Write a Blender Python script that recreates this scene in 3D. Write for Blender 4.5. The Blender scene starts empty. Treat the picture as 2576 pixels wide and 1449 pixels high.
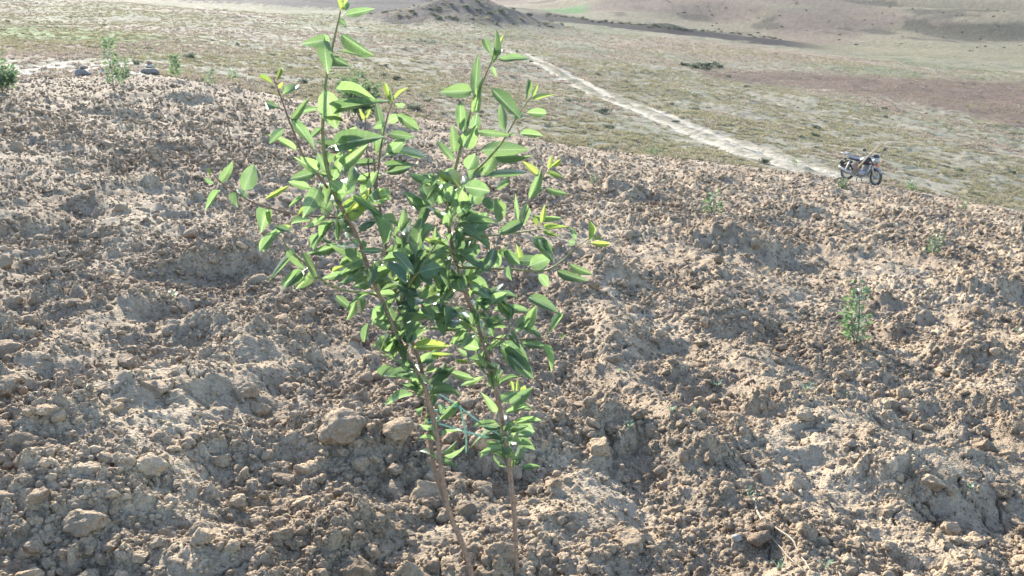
import bpy, math, random
import numpy as np
from mathutils import Vector, Matrix, Euler

random.seed(7)
rng = np.random.default_rng(11)
S = bpy.context.scene
COL = S.collection

# ------------------------------------------------------------------ camera, sky, sun, exposure
CAMZ = 1.6
PITCH = math.radians(15.0)
F = 835.0                                   # focal length in pixels of a 1024 wide picture
cam_d = bpy.data.cameras.new('camera')
cam_d.sensor_width = 36.0
cam_d.lens = 36.0 * F / 1024.0
cam_d.clip_start = 0.05
cam_d.clip_end = 6000
cam = bpy.data.objects.new('camera', cam_d)
COL.objects.link(cam)
cam.location = (0, 0, CAMZ)
cam.rotation_euler = (math.radians(90) - PITCH, 0, 0)
S.camera = cam

SUN_EL = math.radians(26.5)
SUN_AZ = math.radians(-27)                  # left of straight ahead (+Y)
sun_dir = Vector((math.sin(SUN_AZ) * math.cos(SUN_EL), math.cos(SUN_AZ) * math.cos(SUN_EL), math.sin(SUN_EL)))
world = bpy.data.worlds.new('World')
S.world = world
world.use_nodes = True
wn = world.node_tree.nodes
sky = wn.new('ShaderNodeTexSky')
sky.sky_type = 'NISHITA'
sky.sun_disc = False
sky.sun_elevation = SUN_EL
sky.sun_rotation = SUN_AZ
sky.air_density = 1.0
sky.dust_density = 1.5
sky.altitude = 1500
wn['Background'].inputs['Strength'].default_value = 0.15
world.node_tree.links.new(sky.outputs['Color'], wn['Background'].inputs['Color'])
sun_l = bpy.data.lights.new('sun', 'SUN')
sun_l.energy = 4.0
sun_l.angle = math.radians(0.53)
sun_l.color = (1.0, 0.94, 0.83)
sun_o = bpy.data.objects.new('sun', sun_l)
COL.objects.link(sun_o)
sun_o.rotation_euler = sun_dir.to_track_quat('Z', 'Y').to_euler()
sun_o.location = (-20, 40, 40)
S.view_settings.view_transform = 'Standard'
S.view_settings.look = 'None'
S.view_settings.exposure = 1.98
S.view_settings.gamma = 1.0
S.render.engine = 'CYCLES'
S.cycles.max_bounces = 5
S.cycles.diffuse_bounces = 3
S.cycles.glossy_bounces = 2
S.cycles.transmission_bounces = 4
S.cycles.volume_bounces = 0
S.cycles.use_adaptive_sampling = True
S.cycles.adaptive_threshold = 0.03
S.cycles.transparent_max_bounces = 8
S.cycles.use_denoising = True

# ------------------------------------------------------------------ maths helpers
SP, CP = math.sin(PITCH), math.cos(PITCH)

def P(u, v, Y):
    """world point on the sight line of picture point (u, v), at world depth Y"""
    x = (u - 512.0) / F
    yv = (288.0 - v) / F
    dy = CP + yv * SP
    t = Y / dy
    return Vector((x * t, Y, CAMZ + (-SP + yv * CP) * t))

def proj(x, y, z):
    zc = y * CP - (z - CAMZ) * SP
    yc = y * SP + (z - CAMZ) * CP
    return 512 + F * x / zc, 288 - F * yc / zc

def _hash(ix, iy, seed):
    h = (ix.astype(np.int64) * 374761393 + iy.astype(np.int64) * 668265263 + seed * 982451653) & 0xFFFFFFFF
    h = ((h ^ (h >> 13)) * 1274126177) & 0xFFFFFFFF
    h = ((h ^ (h >> 16)) * 2246822519) & 0xFFFFFFFF
    h = h ^ (h >> 15)
    return (h & 0xFFFFFF) / float(0x1000000)

def vnoise(x, y, seed=0):
    ix, iy = np.floor(x), np.floor(y)
    fx, fy = x - ix, y - iy
    fx = fx * fx * fx * (fx * (fx * 6 - 15) + 10)
    fy = fy * fy * fy * (fy * (fy * 6 - 15) + 10)
    a, b = _hash(ix, iy, seed), _hash(ix + 1, iy, seed)
    c, d = _hash(ix, iy + 1, seed), _hash(ix + 1, iy + 1, seed)
    return (a + (b - a) * fx) * (1 - fy) + (c + (d - c) * fx) * fy

def fbm(x, y, seed=0, octv=4):
    r, a, t = 0.0, 1.0, 0.0
    for i in range(octv):
        r = r + a * vnoise(x * 2 ** i + 17.3 * i, y * 2 ** i - 9.1 * i, seed + i)
        t += a
        a *= 0.5
    return r / t

def domes(x, y, cell, rmin, rmax, prob, seed):
    """rounded lumps: highest half-ball over jittered cells"""
    gx, gy = x / cell, y / cell
    ix, iy = np.floor(gx), np.floor(gy)
    out = np.zeros_like(x)
    for ox in (-1, 0, 1):
        for oy in (-1, 0, 1):
            cx, cy = ix + ox, iy + oy
            px = (cx + _hash(cx, cy, seed)) * cell
            py = (cy + _hash(cx, cy, seed + 1)) * cell
            rr = rmin + (rmax - rmin) * _hash(cx, cy, seed + 2) ** 2
            on = _hash(cx, cy, seed + 3) < prob
            el = 0.7 + 0.6 * _hash(cx, cy, seed + 4)
            an = _hash(cx, cy, seed + 5) * 6.283
            dx, dy = x - px, y - py
            ca, sa = np.cos(an), np.sin(an)
            d2 = ((dx * ca + dy * sa) * el) ** 2 + ((dy * ca - dx * sa) / el) ** 2
            h = np.sqrt(np.maximum(rr * rr - d2, 0.0)) * (0.65 + 0.5 * _hash(cx, cy, seed + 6))
            out = np.maximum(out, np.where(on, h, 0.0))
    return out

def sstep(a, b, x):
    t = np.clip((x - a) / (b - a), 0, 1)
    return t * t * (3 - 2 * t)

# ------------------------------------------------------------------ the lie of the land
# the hillside was surveyed along sight columns: at each distance its height, kept as q = (z - eye) / y
EDGE_U = [-400, 0, 120, 160, 200, 280, 400, 512, 600, 700, 800, 880, 960, 1024, 1424]
EDGE_V = [82, 80, 75, 72, 82, 97, 114, 134, 151, 161, 172, 185, 200, 213, 300]
EDGE_Y = [33, 32, 32, 32, 31, 30.5, 30, 29.5, 29, 28.5, 28.5, 28.3, 28, 27.5, 25]
FAR_Y = [45, 70, 100, 140, 200, 300, 450, 700, 1100]
FAR_T = {
    -400: [52, 30, 14, -4, -22, -40, -52, -64, -72],
    0:    [52, 32, 18, 4, -10, -26, -40, -54, -64],
    150:  [57, 36, 21, 8, 2, 0, -8, -24, -40],
    256:  [66, 44, 28, 14, 12, 9, 3, -10, -26],
    400:  [82, 56, 39, 25, 16, 12, 4, -15, -40],
    512:  [95, 66, 48, 32, 17, 14, 2, -25, -50],
    600:  [107, 78, 58, 41, 27, 20, -2, -45, -66],
    700:  [119, 88, 67, 50, 38, 28, -5, -54, -70],
    800:  [132, 102, 80, 62, 50, 36, -8, -58, -72],
    1024: [163, 127, 104, 83, 66, 44, -10, -62, -74],
    1424: [235, 182, 150, 121, 96, 66, 0, -58, -74],
}
def q_of_v(v):
    yv = (288.0 - v) / F
    return (-SP + yv * CP) / (CP + yv * SP)
def s_of(u, v):
    return ((u - 512.0) / F) / (CP + (288.0 - v) / F * SP)
PLX, PLY = -0.115, -0.03
_ly = np.linspace(math.log(0.8), math.log(1500), 700)
_us = sorted(FAR_T)
_cols_s, _cols_q = [], []

def pchip(xk, yk, xq):
    xk, yk = np.asarray(xk, float), np.asarray(yk, float)
    h = np.diff(xk); dl = np.diff(yk) / h
    m = np.zeros_like(yk)
    for i in range(1, len(xk) - 1):
        if dl[i - 1] * dl[i] > 0:
            w1, w2 = 2 * h[i] + h[i - 1], h[i] + 2 * h[i - 1]
            m[i] = (w1 + w2) / (w1 / dl[i - 1] + w2 / dl[i])
    m[0], m[-1] = dl[0], dl[-1]
    i = np.clip(np.searchsorted(xk, xq) - 1, 0, len(xk) - 2)
    t = np.clip((xq - xk[i]) / h[i], 0, 1)
    return ((1 + 2 * t) * (1 - t) ** 2 * yk[i] + t * (1 - t) ** 2 * h[i] * m[i]
            + t * t * (3 - 2 * t) * yk[i + 1] + t * t * (t - 1) * h[i] * m[i + 1])

_allu = sorted(set(EDGE_U) | set(_us))
for uu in _allu:
    ve = np.interp(uu, EDGE_U, EDGE_V); ye = np.interp(uu, EDGE_U, EDGE_Y)
    s = s_of(uu, ve)
    ks, qs = [], []
    for y in (0.8, 1, 1.5, 2, 2.5, 3, 4, 5, 6.5, 8, 10, 13, 17):
        ks.append(math.log(y)); qs.append(PLX * s + PLY - CAMZ / y)
    ks.append(math.log(ye)); qs.append(q_of_v(ve))
    for j, y in enumerate(FAR_Y):
        v = np.interp(uu, _us, [FAR_T[k][j] for k in _us])
        ks.append(math.log(y)); qs.append(q_of_v(v))
    _cols_s.append(s); _cols_q.append(pchip(ks, qs, _ly))
_cols_s = np.array(_cols_s); _cols_q = np.array(_cols_q)
_sg = np.linspace(-1.3, 1.3, 261)
_Q = np.array([np.interp(_sg, _cols_s, _cols_q[:, k]) for k in range(len(_ly))])
_ker = np.exp(-0.5 * (np.arange(-9, 10) / 3.5) ** 2); _ker /= _ker.sum()
_Q = np.apply_along_axis(lambda r: np.convolve(np.pad(r, 9, mode='edge'), _ker, 'valid'), 1, _Q)
_EY = np.interp(_sg, [s_of(u, v) for u, v in zip(EDGE_U, EDGE_V)], EDGE_Y)

MOUND_X, MOUND_Y, MOUND_R, MOUND_H = -8.5, 160.0, 15.5, 4.7
def base_z(x, y):
    x = np.asarray(x, float); y = np.maximum(np.asarray(y, float), 0.85)
    s = np.clip(x / y, -1.29, 1.29)
    a = (s - _sg[0]) / (_sg[1] - _sg[0]); b = (np.log(y) - _ly[0]) / (_ly[1] - _ly[0])
    a = np.clip(a, 0, len(_sg) - 1.001); b = np.clip(b, 0, len(_ly) - 1.001)
    i, j = a.astype(int), b.astype(int); fa, fb = a - i, b - j
    q = (_Q[j, i] * (1 - fa) + _Q[j, i + 1] * fa) * (1 - fb) + (_Q[j + 1, i] * (1 - fa) + _Q[j + 1, i + 1] * fa) * fb
    z = CAMZ + q * y
    near = sstep(16, 9, y)
    z = z * (1 - near) + (PLX * x + PLY * y) * near
    d = np.hypot((x - MOUND_X) / 1.15, y - MOUND_Y)
    z = z + MOUND_H * np.exp(-(d / (MOUND_R * 0.72)) ** 2.0)
    return z

def edge_y(s):
    return np.interp(s, _sg, _EY)

def ground_hit(u, v, fn=None):
    fn = fn or base_z
    x = (u - 512.0) / F; yv = (288.0 - v) / F
    d = np.array([x, CP + yv * SP, -SP + yv * CP])
    ts = np.exp(np.linspace(math.log(1.2), math.log(1200), 2600))
    px, py, pz = d[0] * ts, d[1] * ts, CAMZ + d[2] * ts
    g = fn(px, py)
    below = np.nonzero(pz < g)[0]
    k = below[0] if len(below) else len(ts) - 1
    return Vector((px[k], py[k], float(g[k])))

# heaps and hollows of the dug field (picture place in a 2576 wide frame, width, height of the shaded face)
HEAPS = [(550, 705, 300, 100), (490, 885, 240, 90), (480, 270, 140, 46), (310, 312, 150, 50), (590, 240, 130, 40),
         (1890, 690, 240, 170), (2460, 1010, 220, 190), (1490, 1130, 190, 130), (600, 1190, 220, 110), (1580, 520, 130, 76),
         (1430, 432, 80, 46), (1830, 487, 100, 50), (1650, 405, 70, 34), (2490, 762, 190, 80), (880, 1180, 360, 150),
         (1210, 1195, 240, 100), (210, 548, 110, 54), (130, 805, 130, 64), (420, 392, 120, 44), (1560, 765, 150, 66),
         (20, 920, 130, 120), (380, 802, 130, 50), (1850, 880, 210, 100), (2250, 1290, 170, 90), (1720, 1000, 200, 90),
         (160, 1150, 160, 80), (1030, 420, 110, 44), (2150, 660, 110, 36), (2000, 560, 120, 34), (700, 380, 120, 36),
         (2360, 640, 120, 34), (1330, 700, 160, 60), (2200, 1110, 170, 70), (330, 1330, 200, 90), (900, 1390, 260, 100)]
_heaps = []
for (cx, cy, w, h) in HEAPS:
    g = ground_hit(cx / 2.516, (cy - 0.30 * h) / 2.516)
    k = g.y / F / 2.516
    _heaps.append((g.x, g.y, min(w * k * 0.5, 0.9), min(h * k * 0.85, 0.34)))

def heaps(x, y):
    r = np.zeros_like(x)
    wx = (vnoise(x * 2.3, y * 2.3, 71) - 0.5) * 0.30 + (vnoise(x * 7, y * 7, 73) - 0.5) * 0.14
    wy = (vnoise(x * 2.3, y * 2.3, 72) - 0.5) * 0.30 + (vnoise(x * 7, y * 7, 74) - 0.5) * 0.14
    for (hx, hy, w, h) in _heaps:
        dx, dy = x - hx, y - hy
        m = (np.abs(dx) < 3.2 * w + 0.5) & (np.abs(dy) < 3.0)
        if not m.any():
            continue
        dxm = dx[m] + wx[m] * min(1, w * 2); dym = dy[m] + wy[m] * min(1, w * 2)
        # steep side faces the viewer and a little to the right, gentle back
        a = dym * 0.94 - dxm * 0.34; b = dxm * 0.94 + dym * 0.34
        near_w, far_w = max(h * 1.25, 0.08), max(w * 1.1, 0.25)
        fall = np.where(a < 0, np.exp(-(a / near_w) ** 2), np.exp(-(a / far_w) ** 2))
        r[m] += h * 0.62 * fall * np.exp(-np.abs(b / w) ** 2.6)
        pit = np.exp(-((a + near_w * 1.6) / (near_w * 1.3)) ** 2) * np.exp(-np.abs(b / (w * 0.9)) ** 2.6)
        r[m] -= h * 0.32 * pit
    return r

TREE_Y = 2.32
def field_low(x, y):
    """large and middle relief, without the lumps"""
    ey = edge_y(x / np.maximum(y, 0.9))
    fade = sstep(0.0, 0.10, 1 - y / ey)
    wob = (vnoise(x * 0.7, y * 0.7, 5) - 0.5) * 1.5
    ph = (x * 0.95 + y * 0.32 + wob) / 1.15
    row = (0.5 + 0.5 * np.cos(ph * 6.283)) ** 1.3
    z = base_z(x, y)
    z = z + fade * (0.085 * row * (0.45 + vnoise(x * 0.9, y * 0.5, 6)) - 0.03)
    z = z + fade * ((fbm(x * 0.55, y * 0.55, 20, 2) - 0.5) * 0.16 + (fbm(x * 1.9, y * 1.9, 30, 3) - 0.5) * 0.15
                    + (np.abs(fbm(x * 4.5, y * 4.5, 34, 2) - 0.5)) * -0.10 + 0.02)
    z = z + heaps(x, y) * (0.3 + 0.7 * fade)
    return z + 0.05 * sstep(0.0, 0.04, 1 - y / ey)

def lump_density(x, y):
    d = fbm(x * 0.8 + 3.1, y * 0.8, 40, 3) * 0.65 + vnoise(x * 3.1, y * 3.1, 44) * 0.35
    return np.maximum(sstep(0.40, 0.61, d), 0.85 * sstep(0.008, 0.03, np.abs(heaps(x, y))))

def field_z(x, y):
    z = field_low(x, y)
    den = lump_density(x, y)
    ey = edge_y(x / np.maximum(y, 0.9))
    fade = sstep(-0.01, 0.06, 1 - y / ey)
    jx = (vnoise(x * 30, y * 30, 50) - 0.5) * 0.022 + (vnoise(x * 75, y * 75, 52) - 0.5) * 0.008
    jy = (vnoise(x * 30, y * 30, 51) - 0.5) * 0.022 + (vnoise(x * 75, y * 75, 53) - 0.5) * 0.008
    X, Y = x + jx, y + jy
    l = domes(X, Y, 0.26, 0.025, 0.085, 0.30, 100) * (0.35 + 0.65 * den)
    l = l + domes(X, Y, 0.115, 0.018, 0.052, 0.75, 120) * (0.30 + 0.75 * den)
    l = l + domes(X, Y, 0.050, 0.008, 0.025, 0.8, 140) * (0.45 + 0.6 * den)
    l = l + ((vnoise(x * 45, y * 45, 60) - 0.5) * 0.014 + (vnoise(x * 110, y * 110, 61) - 0.5) * 0.009) * (0.45 + den)
    # shrinkage cracks in the crusted places
    c = np.abs(fbm(x * 3.3, y * 3.3, 90, 3) - 0.5)
    l = l - 0.045 * np.exp(-(c / 0.006) ** 2) * (1 - den)
    return z + l * fade * (1 + 0.5 * sstep(6, 14, y))

# ------------------------------------------------------------------ materials
def new_mat(name):
    m = bpy.data.materials.new(name); m.use_nodes = True
    nt = m.node_tree
    for n in list(nt.nodes):
        nt.nodes.remove(n)
    out = nt.nodes.new('ShaderNodeOutputMaterial')
    return m, nt, out

def node(nt, typ, **kw):
    n = nt.nodes.new(typ)
    for k, v in kw.items():
        if hasattr(n, k) and not k.startswith('i_'):
            setattr(n, k, v)
    return n

def ramp(nt, fac, stops):
    r = nt.nodes.new('ShaderNodeValToRGB')
    e = r.color_ramp.elements
    while len(e) < len(stops):
        e.new(0.5)
    for el, (p, c) in zip(e, stops):
        el.position = p; el.color = (c[0], c[1], c[2], 1)
    nt.links.new(fac, r.inputs['Fac'])
    return r.outputs['Color']

def noise(nt, vec, scale, detail=4, rough=0.55):
    n = nt.nodes.new('ShaderNodeTexNoise')
    n.inputs['Scale'].default_value = scale
    n.inputs['Detail'].default_value = detail
    n.inputs['Roughness'].default_value = rough
    nt.links.new(vec, n.inputs['Vector'])
    return n.outputs['Fac']

def mixc(nt, fac, a, b, mode='MIX'):
    m = nt.nodes.new('ShaderNodeMix'); m.data_type = 'RGBA'; m.blend_type = mode
    for sock, val in ((m.inputs['Factor'], fac), (m.inputs['A'], a), (m.inputs['B'], b)):
        if isinstance(val, (int, float)):
            sock.default_value = val
        elif isinstance(val, tuple):
            sock.default_value = (*val, 1) if len(val) == 3 else val
        else:
            nt.links.new(val, sock)
    return m.outputs['Result']

def bump(nt, h, strength, dist, normal=None):
    b = nt.nodes.new('ShaderNodeBump')
    b.inputs['Strength'].default_value = strength
    b.inputs['Distance'].default_value = dist
    nt.links.new(h, b.inputs['Height'])
    if normal is not None:
        nt.links.new(normal, b.inputs['Normal'])
    return b.outputs['Normal']

def principled(nt, out, color, rough=0.9, spec=0.2, metal=0.0, normal=None):
    p = nt.nodes.new('ShaderNodeBsdfPrincipled')
    if isinstance(color, tuple):
        p.inputs['Base Color'].default_value = (*color, 1)
    else:
        nt.links.new(color, p.inputs['Base Color'])
    if isinstance(rough, (int, float)):
        p.inputs['Roughness'].default_value = rough
    else:
        nt.links.new(rough, p.inputs['Roughness'])
    p.inputs['Specular IOR Level'].default_value = spec
    p.inputs['Metallic'].default_value = metal
    if normal is not None:
        nt.links.new(normal, p.inputs['Normal'])
    nt.links.new(p.outputs['BSDF'], out.inputs['Surface'])
    return p

def soil_material(name, tint=(1, 1, 1), local=False):
    m, nt, out = new_mat(name)
    if local:
        tc = nt.nodes.new('ShaderNodeTexCoord'); vec = tc.outputs['Object']
        info = nt.nodes.new('ShaderNodeObjectInfo')
    geo = nt.nodes.new('ShaderNodeNewGeometry'); vec = geo.outputs['Position']
    big = noise(nt, vec, 0.9, 4, 0.6)
    mid = noise(nt, vec, 9.0, 5, 0.65)
    fine = noise(nt, vec, 70.0, 4, 0.7)
    a = ramp(nt, big, [(0.30, (0.248, 0.188, 0.128)), (0.52, (0.328, 0.256, 0.176)), (0.72, (0.415, 0.336, 0.238))])
    b = ramp(nt, mid, [(0.28, (0.62, 0.60, 0.58)), (0.5, (0.95, 0.95, 0.95)), (0.75, (1.25, 1.22, 1.17))])
    c = mixc(nt, 1.0, a, b, 'MULTIPLY')
    d = ramp(nt, fine, [(0.25, (0.72, 0.71, 0.70)), (0.55, (1.0, 1.0, 1.0)), (0.8, (1.2, 1.18, 1.15))])
    c = mixc(nt, 0.85, c, d, 'MULTIPLY')
    c = mixc(nt, 1.0, c, tint, 'MULTIPLY')
    if local:
        v = ramp(nt, info.outputs['Random'], [(0.0, (0.78, 0.76, 0.75)), (0.5, (1.0, 1.0, 1.0)), (1.0, (1.18, 1.14, 1.08))])
        c = mixc(nt, 1.0, c, v, 'MULTIPLY')
    f2 = noise(nt, vec, 240.0, 3, 0.6)
    vo = nt.nodes.new('ShaderNodeTexVoronoi'); vo.feature = 'F1'
    vo.inputs['Scale'].default_value = 85.0; nt.links.new(vec, vo.inputs['Vector'])
    iv = nt.nodes.new('ShaderNodeMath'); iv.operation = 'SUBTRACT'; iv.inputs[0].default_value = 1.0; nt.links.new(vo.outputs['Distance'], iv.inputs[1])
    n = bump(nt, fine, 0.7, 0.012)
    n = bump(nt, iv.outputs[0], 0.7, 0.008, n)
    n = bump(nt, f2, 0.5, 0.004, n)
    principled(nt, out, c, 0.95, 0.1, normal=n)
    return m

M = {}
M['soil'] = soil_material('dry_soil')
M['clod'] = soil_material('clod_soil', (0.95, 0.93, 0.92), True)

def leaf_material(name, top, trans, weight, rough=0.42, spec=0.5):
    m, nt, out = new_mat(name)
    info = nt.nodes.new('ShaderNodeObjectInfo')
    tc = nt.nodes.new('ShaderNodeTexCoord')
    vein = nt.nodes.new('ShaderNodeTexWave'); vein.wave_type = 'BANDS'
    sep = nt.nodes.new('ShaderNodeSeparateXYZ'); nt.links.new(tc.outputs['Object'], sep.inputs[0])
    ab = nt.nodes.new('ShaderNodeMath'); ab.operation = 'ABSOLUTE'; nt.links.new(sep.outputs['X'], ab.inputs[0])
    # herringbone side veins and pale midrib
    ml = nt.nodes.new('ShaderNodeMath'); ml.operation = 'MULTIPLY_ADD'
    nt.links.new(ab.outputs[0], ml.inputs[0]); ml.inputs[1].default_value = -0.35; nt.links.new(sep.outputs['Y'], ml.inputs[2])
    comb = nt.nodes.new('ShaderNodeCombineXYZ'); nt.links.new(ml.outputs[0], comb.inputs['X'])
    vein.inputs['Scale'].default_value = 3.2; vein.inputs['Distortion'].default_value = 0.4
    nt.links.new(comb.outputs[0], vein.inputs['Vector'])
    mid = nt.nodes.new('ShaderNodeMapRange'); nt.links.new(ab.outputs[0], mid.inputs['Value'])
    mid.inputs['From Min'].default_value = 0.012; mid.inputs['From Max'].default_value = 0.05
    mid.inputs['To Min'].default_value = 1; mid.inputs['To Max'].default_value = 0
    var = ramp(nt, info.outputs['Random'], [(0.0, (0.75, 0.78, 0.82)), (0.5, (1, 1, 1)), (1.0, (1.22, 1.18, 1.08))])
    nz = noise(nt, tc.outputs['Object'], 4.0, 3)
    var = mixc(nt, 0.5, var, ramp(nt, nz, [(0.3, (0.75, 0.78, 0.8)), (0.7, (1.2, 1.15, 1.1))]), 'MULTIPLY')
    ct = mixc(nt, 1.0, top, var, 'MULTIPLY')
    ct = mixc(nt, 0.12, ct, vein.outputs['Color'], 'SCREEN') if False else ct
    cr = mixc(nt, 1.0, trans, var, 'MULTIPLY')
    vr = ramp(nt, vein.outputs['Fac'], [(0.0, (0.91, 0.93, 0.91)), (0.75, (1.0, 1.0, 1.0)), (1.0, (1.10, 1.08, 1.06))])
    cr = mixc(nt, 1.0, cr, vr, 'MULTIPLY')
    cr = mixc(nt, mid.outputs['Result'], cr, (min(1, trans[0] * 1.5), min(1, trans[1] * 1.25), trans[2] * 1.8))
    ct = mixc(nt, mid.outputs['Result'], ct, (top[0] * 2.0, top[1] * 1.7, top[2] * 1.8))
    p = nt.nodes.new('ShaderNodeBsdfPrincipled')
    nt.links.new(ct, p.inputs['Base Color'])
    p.inputs['Roughness'].default_value = rough
    p.inputs['Specular IOR Level'].default_value = spec
    bn = bump(nt, vein.outputs['Fac'], 0.08, 0.006)
    nt.links.new(bn, p.inputs['Normal'])
    t = nt.nodes.new('ShaderNodeBsdfTranslucent'); nt.links.new(cr, t.inputs['Color'])
    mx = nt.nodes.new('ShaderNodeMixShader'); mx.inputs[0].default_value = weight
    nt.links.new(p.outputs[0], mx.inputs[1]); nt.links.new(t.outputs[0], mx.inputs[2])
    nt.links.new(mx.outputs[0], out.inputs['Surface'])
    return m

M['leaf'] = leaf_material('mature_leaf', (0.080, 0.140, 0.090), (0.235, 0.36, 0.125), 0.5, 0.38, 0.6)
M['leaf_shaded'] = leaf_material('shaded_leaf', (0.055, 0.105, 0.075), (0.18, 0.28, 0.10), 0.42, 0.34, 0.7)  # darker copy of the mature leaf, front-side shade put into its colour
M['leaf_young_lit'] = leaf_material('young_lit_leaf', (0.16, 0.23, 0.08), (0.31, 0.41, 0.09), 0.5, 0.45, 0.4)  # yellow-green of young leaves, also painted on some narrow sunlit ones
M['leaf_small'] = leaf_material('small_leaf', (0.075, 0.125, 0.072), (0.16, 0.24, 0.10), 0.45, 0.4, 0.5)
M['grass_green'] = leaf_material('grass_blade_green', (0.225, 0.213, 0.130), (0.235, 0.222, 0.120), 0.4, 0.7, 0.2)
M['grass_dry'] = leaf_material('grass_blade_dry', (0.285, 0.245, 0.175), (0.27, 0.235, 0.16), 0.35, 0.75, 0.2)
M['shrub'] = leaf_material('shrub_leaf', (0.13, 0.145, 0.11), (0.15, 0.17, 0.10), 0.3, 0.7, 0.2)

def simple(name, color, rough=0.6, spec=0.4, metal=0.0, nscale=30.0, namt=0.35, bumpd=0.0):
    m, nt, out = new_mat(name)
    tc = nt.nodes.new('ShaderNodeTexCoord')
    f = noise(nt, tc.outputs['Object'], nscale, 5, 0.6)
    v = ramp(nt, f, [(0.25, (1 - namt,) * 3), (0.5, (1, 1, 1)), (0.8, (1 + namt,) * 3)])
    c = mixc(nt, 1.0, color, v, 'MULTIPLY')
    n = bump(nt, f, 0.6, bumpd) if bumpd else None
    principled(nt, out, c, rough, spec, metal, n)
    return m
M['bark'] = simple('bark', (0.18, 0.125, 0.09), 0.8, 0.25, 0, 60, 0.35, 0.004)
M['bark_pale'] = simple('bark_pale', (0.215, 0.148, 0.102), 0.75, 0.25, 0, 90, 0.45, 0.006)
M['twig'] = simple('green_twig', (0.16, 0.17, 0.065), 0.6, 0.35, 0, 60, 0.25, 0.002)
M['straw'] = simple('straw', (0.36, 0.30, 0.21), 0.8, 0.2, 0, 40, 0.2)
M['twine'] = simple('green_twine', (0.22, 0.42, 0.30), 0.6, 0.3, 0, 300, 0.25, 0.001)
M['stone'] = simple('stone', (0.17, 0.155, 0.145), 0.9, 0.2, 0, 7, 0.3, 0.02)
M['stone_pale'] = simple('stone_pale', (0.36, 0.33, 0.28), 0.9, 0.2, 0, 7, 0.3, 0.02)
M['stone_brown'] = simple('stone_brown', (0.24, 0.165, 0.13), 0.9, 0.2, 0, 7, 0.3, 0.02)
M['rubber'] = simple('tyre_rubber', (0.075, 0.068, 0.06), 0.85, 0.3, 0, 30, 0.3)
M['chrome'] = simple('dull_chrome', (0.27, 0.265, 0.25), 0.45, 0.5, 0.7, 20, 0.15)
M['alu'] = simple('cast_alloy', (0.34, 0.34, 0.34), 0.5, 0.5, 0.6, 20, 0.2)
M['tank'] = simple('dark_blue_paint', (0.018, 0.03, 0.05), 0.35, 0.5, 0, 15, 0.2)
M['seat'] = simple('seat_vinyl', (0.06, 0.062, 0.075), 0.5, 0.4, 0, 30, 0.3)
M['black'] = simple('black_plastic', (0.025, 0.026, 0.028), 0.5, 0.4, 0, 30, 0.2)
M['white'] = simple('white_plastic', (0.30, 0.30, 0.30), 0.4, 0.5, 0, 10, 0.06)
M['red'] = simple('red_plastic', (0.55, 0.06, 0.05), 0.4, 0.5, 0, 10, 0.1)
M['amber'] = simple('amber_lens', (0.35, 0.16, 0.06), 0.3, 0.5, 0, 10, 0.1)
M['brown_guard'] = simple('dusty_brown_cover', (0.20, 0.15, 0.125), 0.7, 0.3, 0, 12, 0.2)
M['wood'] = simple('pale_wood', (0.46, 0.36, 0.24), 0.7, 0.25, 0, 20, 0.2)
M['steel'] = simple('worn_steel', (0.30, 0.28, 0.26), 0.5, 0.4, 0.5, 15, 0.3)
M['mirror'] = simple('mirror_back', (0.03, 0.03, 0.035), 0.3, 0.5, 0, 10, 0.1)

# ------------------------------------------------------------------ object helpers
def tag(o, label=None, cat=None, group=None, kind=None):
    if label: o['label'] = label
    if cat: o['category'] = cat
    if group: o['group'] = group
    if kind: o['kind'] = kind
    return o

def mesh_obj(name, verts, faces, mat=None, parent=None, smooth=True):
    me = bpy.data.meshes.new(name)
    me.from_pydata([tuple(v) for v in verts], [], faces)
    if smooth:
        me.polygons.foreach_set('use_smooth', [True] * len(me.polygons))
    if mat: me.materials.append(mat)
    me.update()
    o = bpy.data.objects.new(name, me)
    COL.objects.link(o)
    if parent: o.parent = parent
    return o

def empty(name, loc=(0, 0, 0), rz=0.0):
    o = bpy.data.objects.new(name, None)
    COL.objects.link(o)
    o.location = loc
    o.rotation_euler = (0, 0, rz)
    o.empty_display_size = 0.1
    return o

def grid_mesh(name, X, Y, Z, mat):
    nr, nc = X.shape
    co = np.stack([X, Y, Z], -1).reshape(-1, 3)
    idx = np.arange(nr * nc).reshape(nr, nc)
    q = np.stack([idx[:-1, :-1], idx[:-1, 1:], idx[1:, 1:], idx[1:, :-1]], -1).reshape(-1, 4)
    me = bpy.data.meshes.new(name)
    me.vertices.add(len(co)); me.vertices.foreach_set('co', co.ravel())
    me.loops.add(q.size); me.loops.foreach_set('vertex_index', q.ravel().astype(np.int32))
    me.polygons.add(len(q))
    me.polygons.foreach_set('loop_start', np.arange(0, q.size, 4, dtype=np.int32))
    me.polygons.foreach_set('loop_total', np.full(len(q), 4, dtype=np.int32))
    me.polygons.foreach_set('use_smooth', np.ones(len(q), dtype=bool))
    me.update(calc_edges=True)
    me.materials.append(mat)
    o = bpy.data.objects.new(name, me)
    COL.objects.link(o)
    return o

def catmull(pts, n=6):
    pts = [Vector(p) for p in pts]
    if len(pts) < 3:
        return [pts[0].lerp(pts[-1], i / n) for i in range(n + 1)]
    out = []
    ext = [pts[0] * 2 - pts[1]] + pts + [pts[-1] * 2 - pts[-2]]
    for i in range(1, len(ext) - 2):
        p0, p1, p2, p3 = ext[i - 1:i + 3]
        for k in range(n):
            t = k / n
            out.append(0.5 * ((2 * p1) + (p2 - p0) * t + (2 * p0 - 5 * p1 + 4 * p2 - p3) * t * t + (3 * p1 - p0 - 3 * p2 + p3) * t ** 3))
    out.append(pts[-1])
    return out

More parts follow.
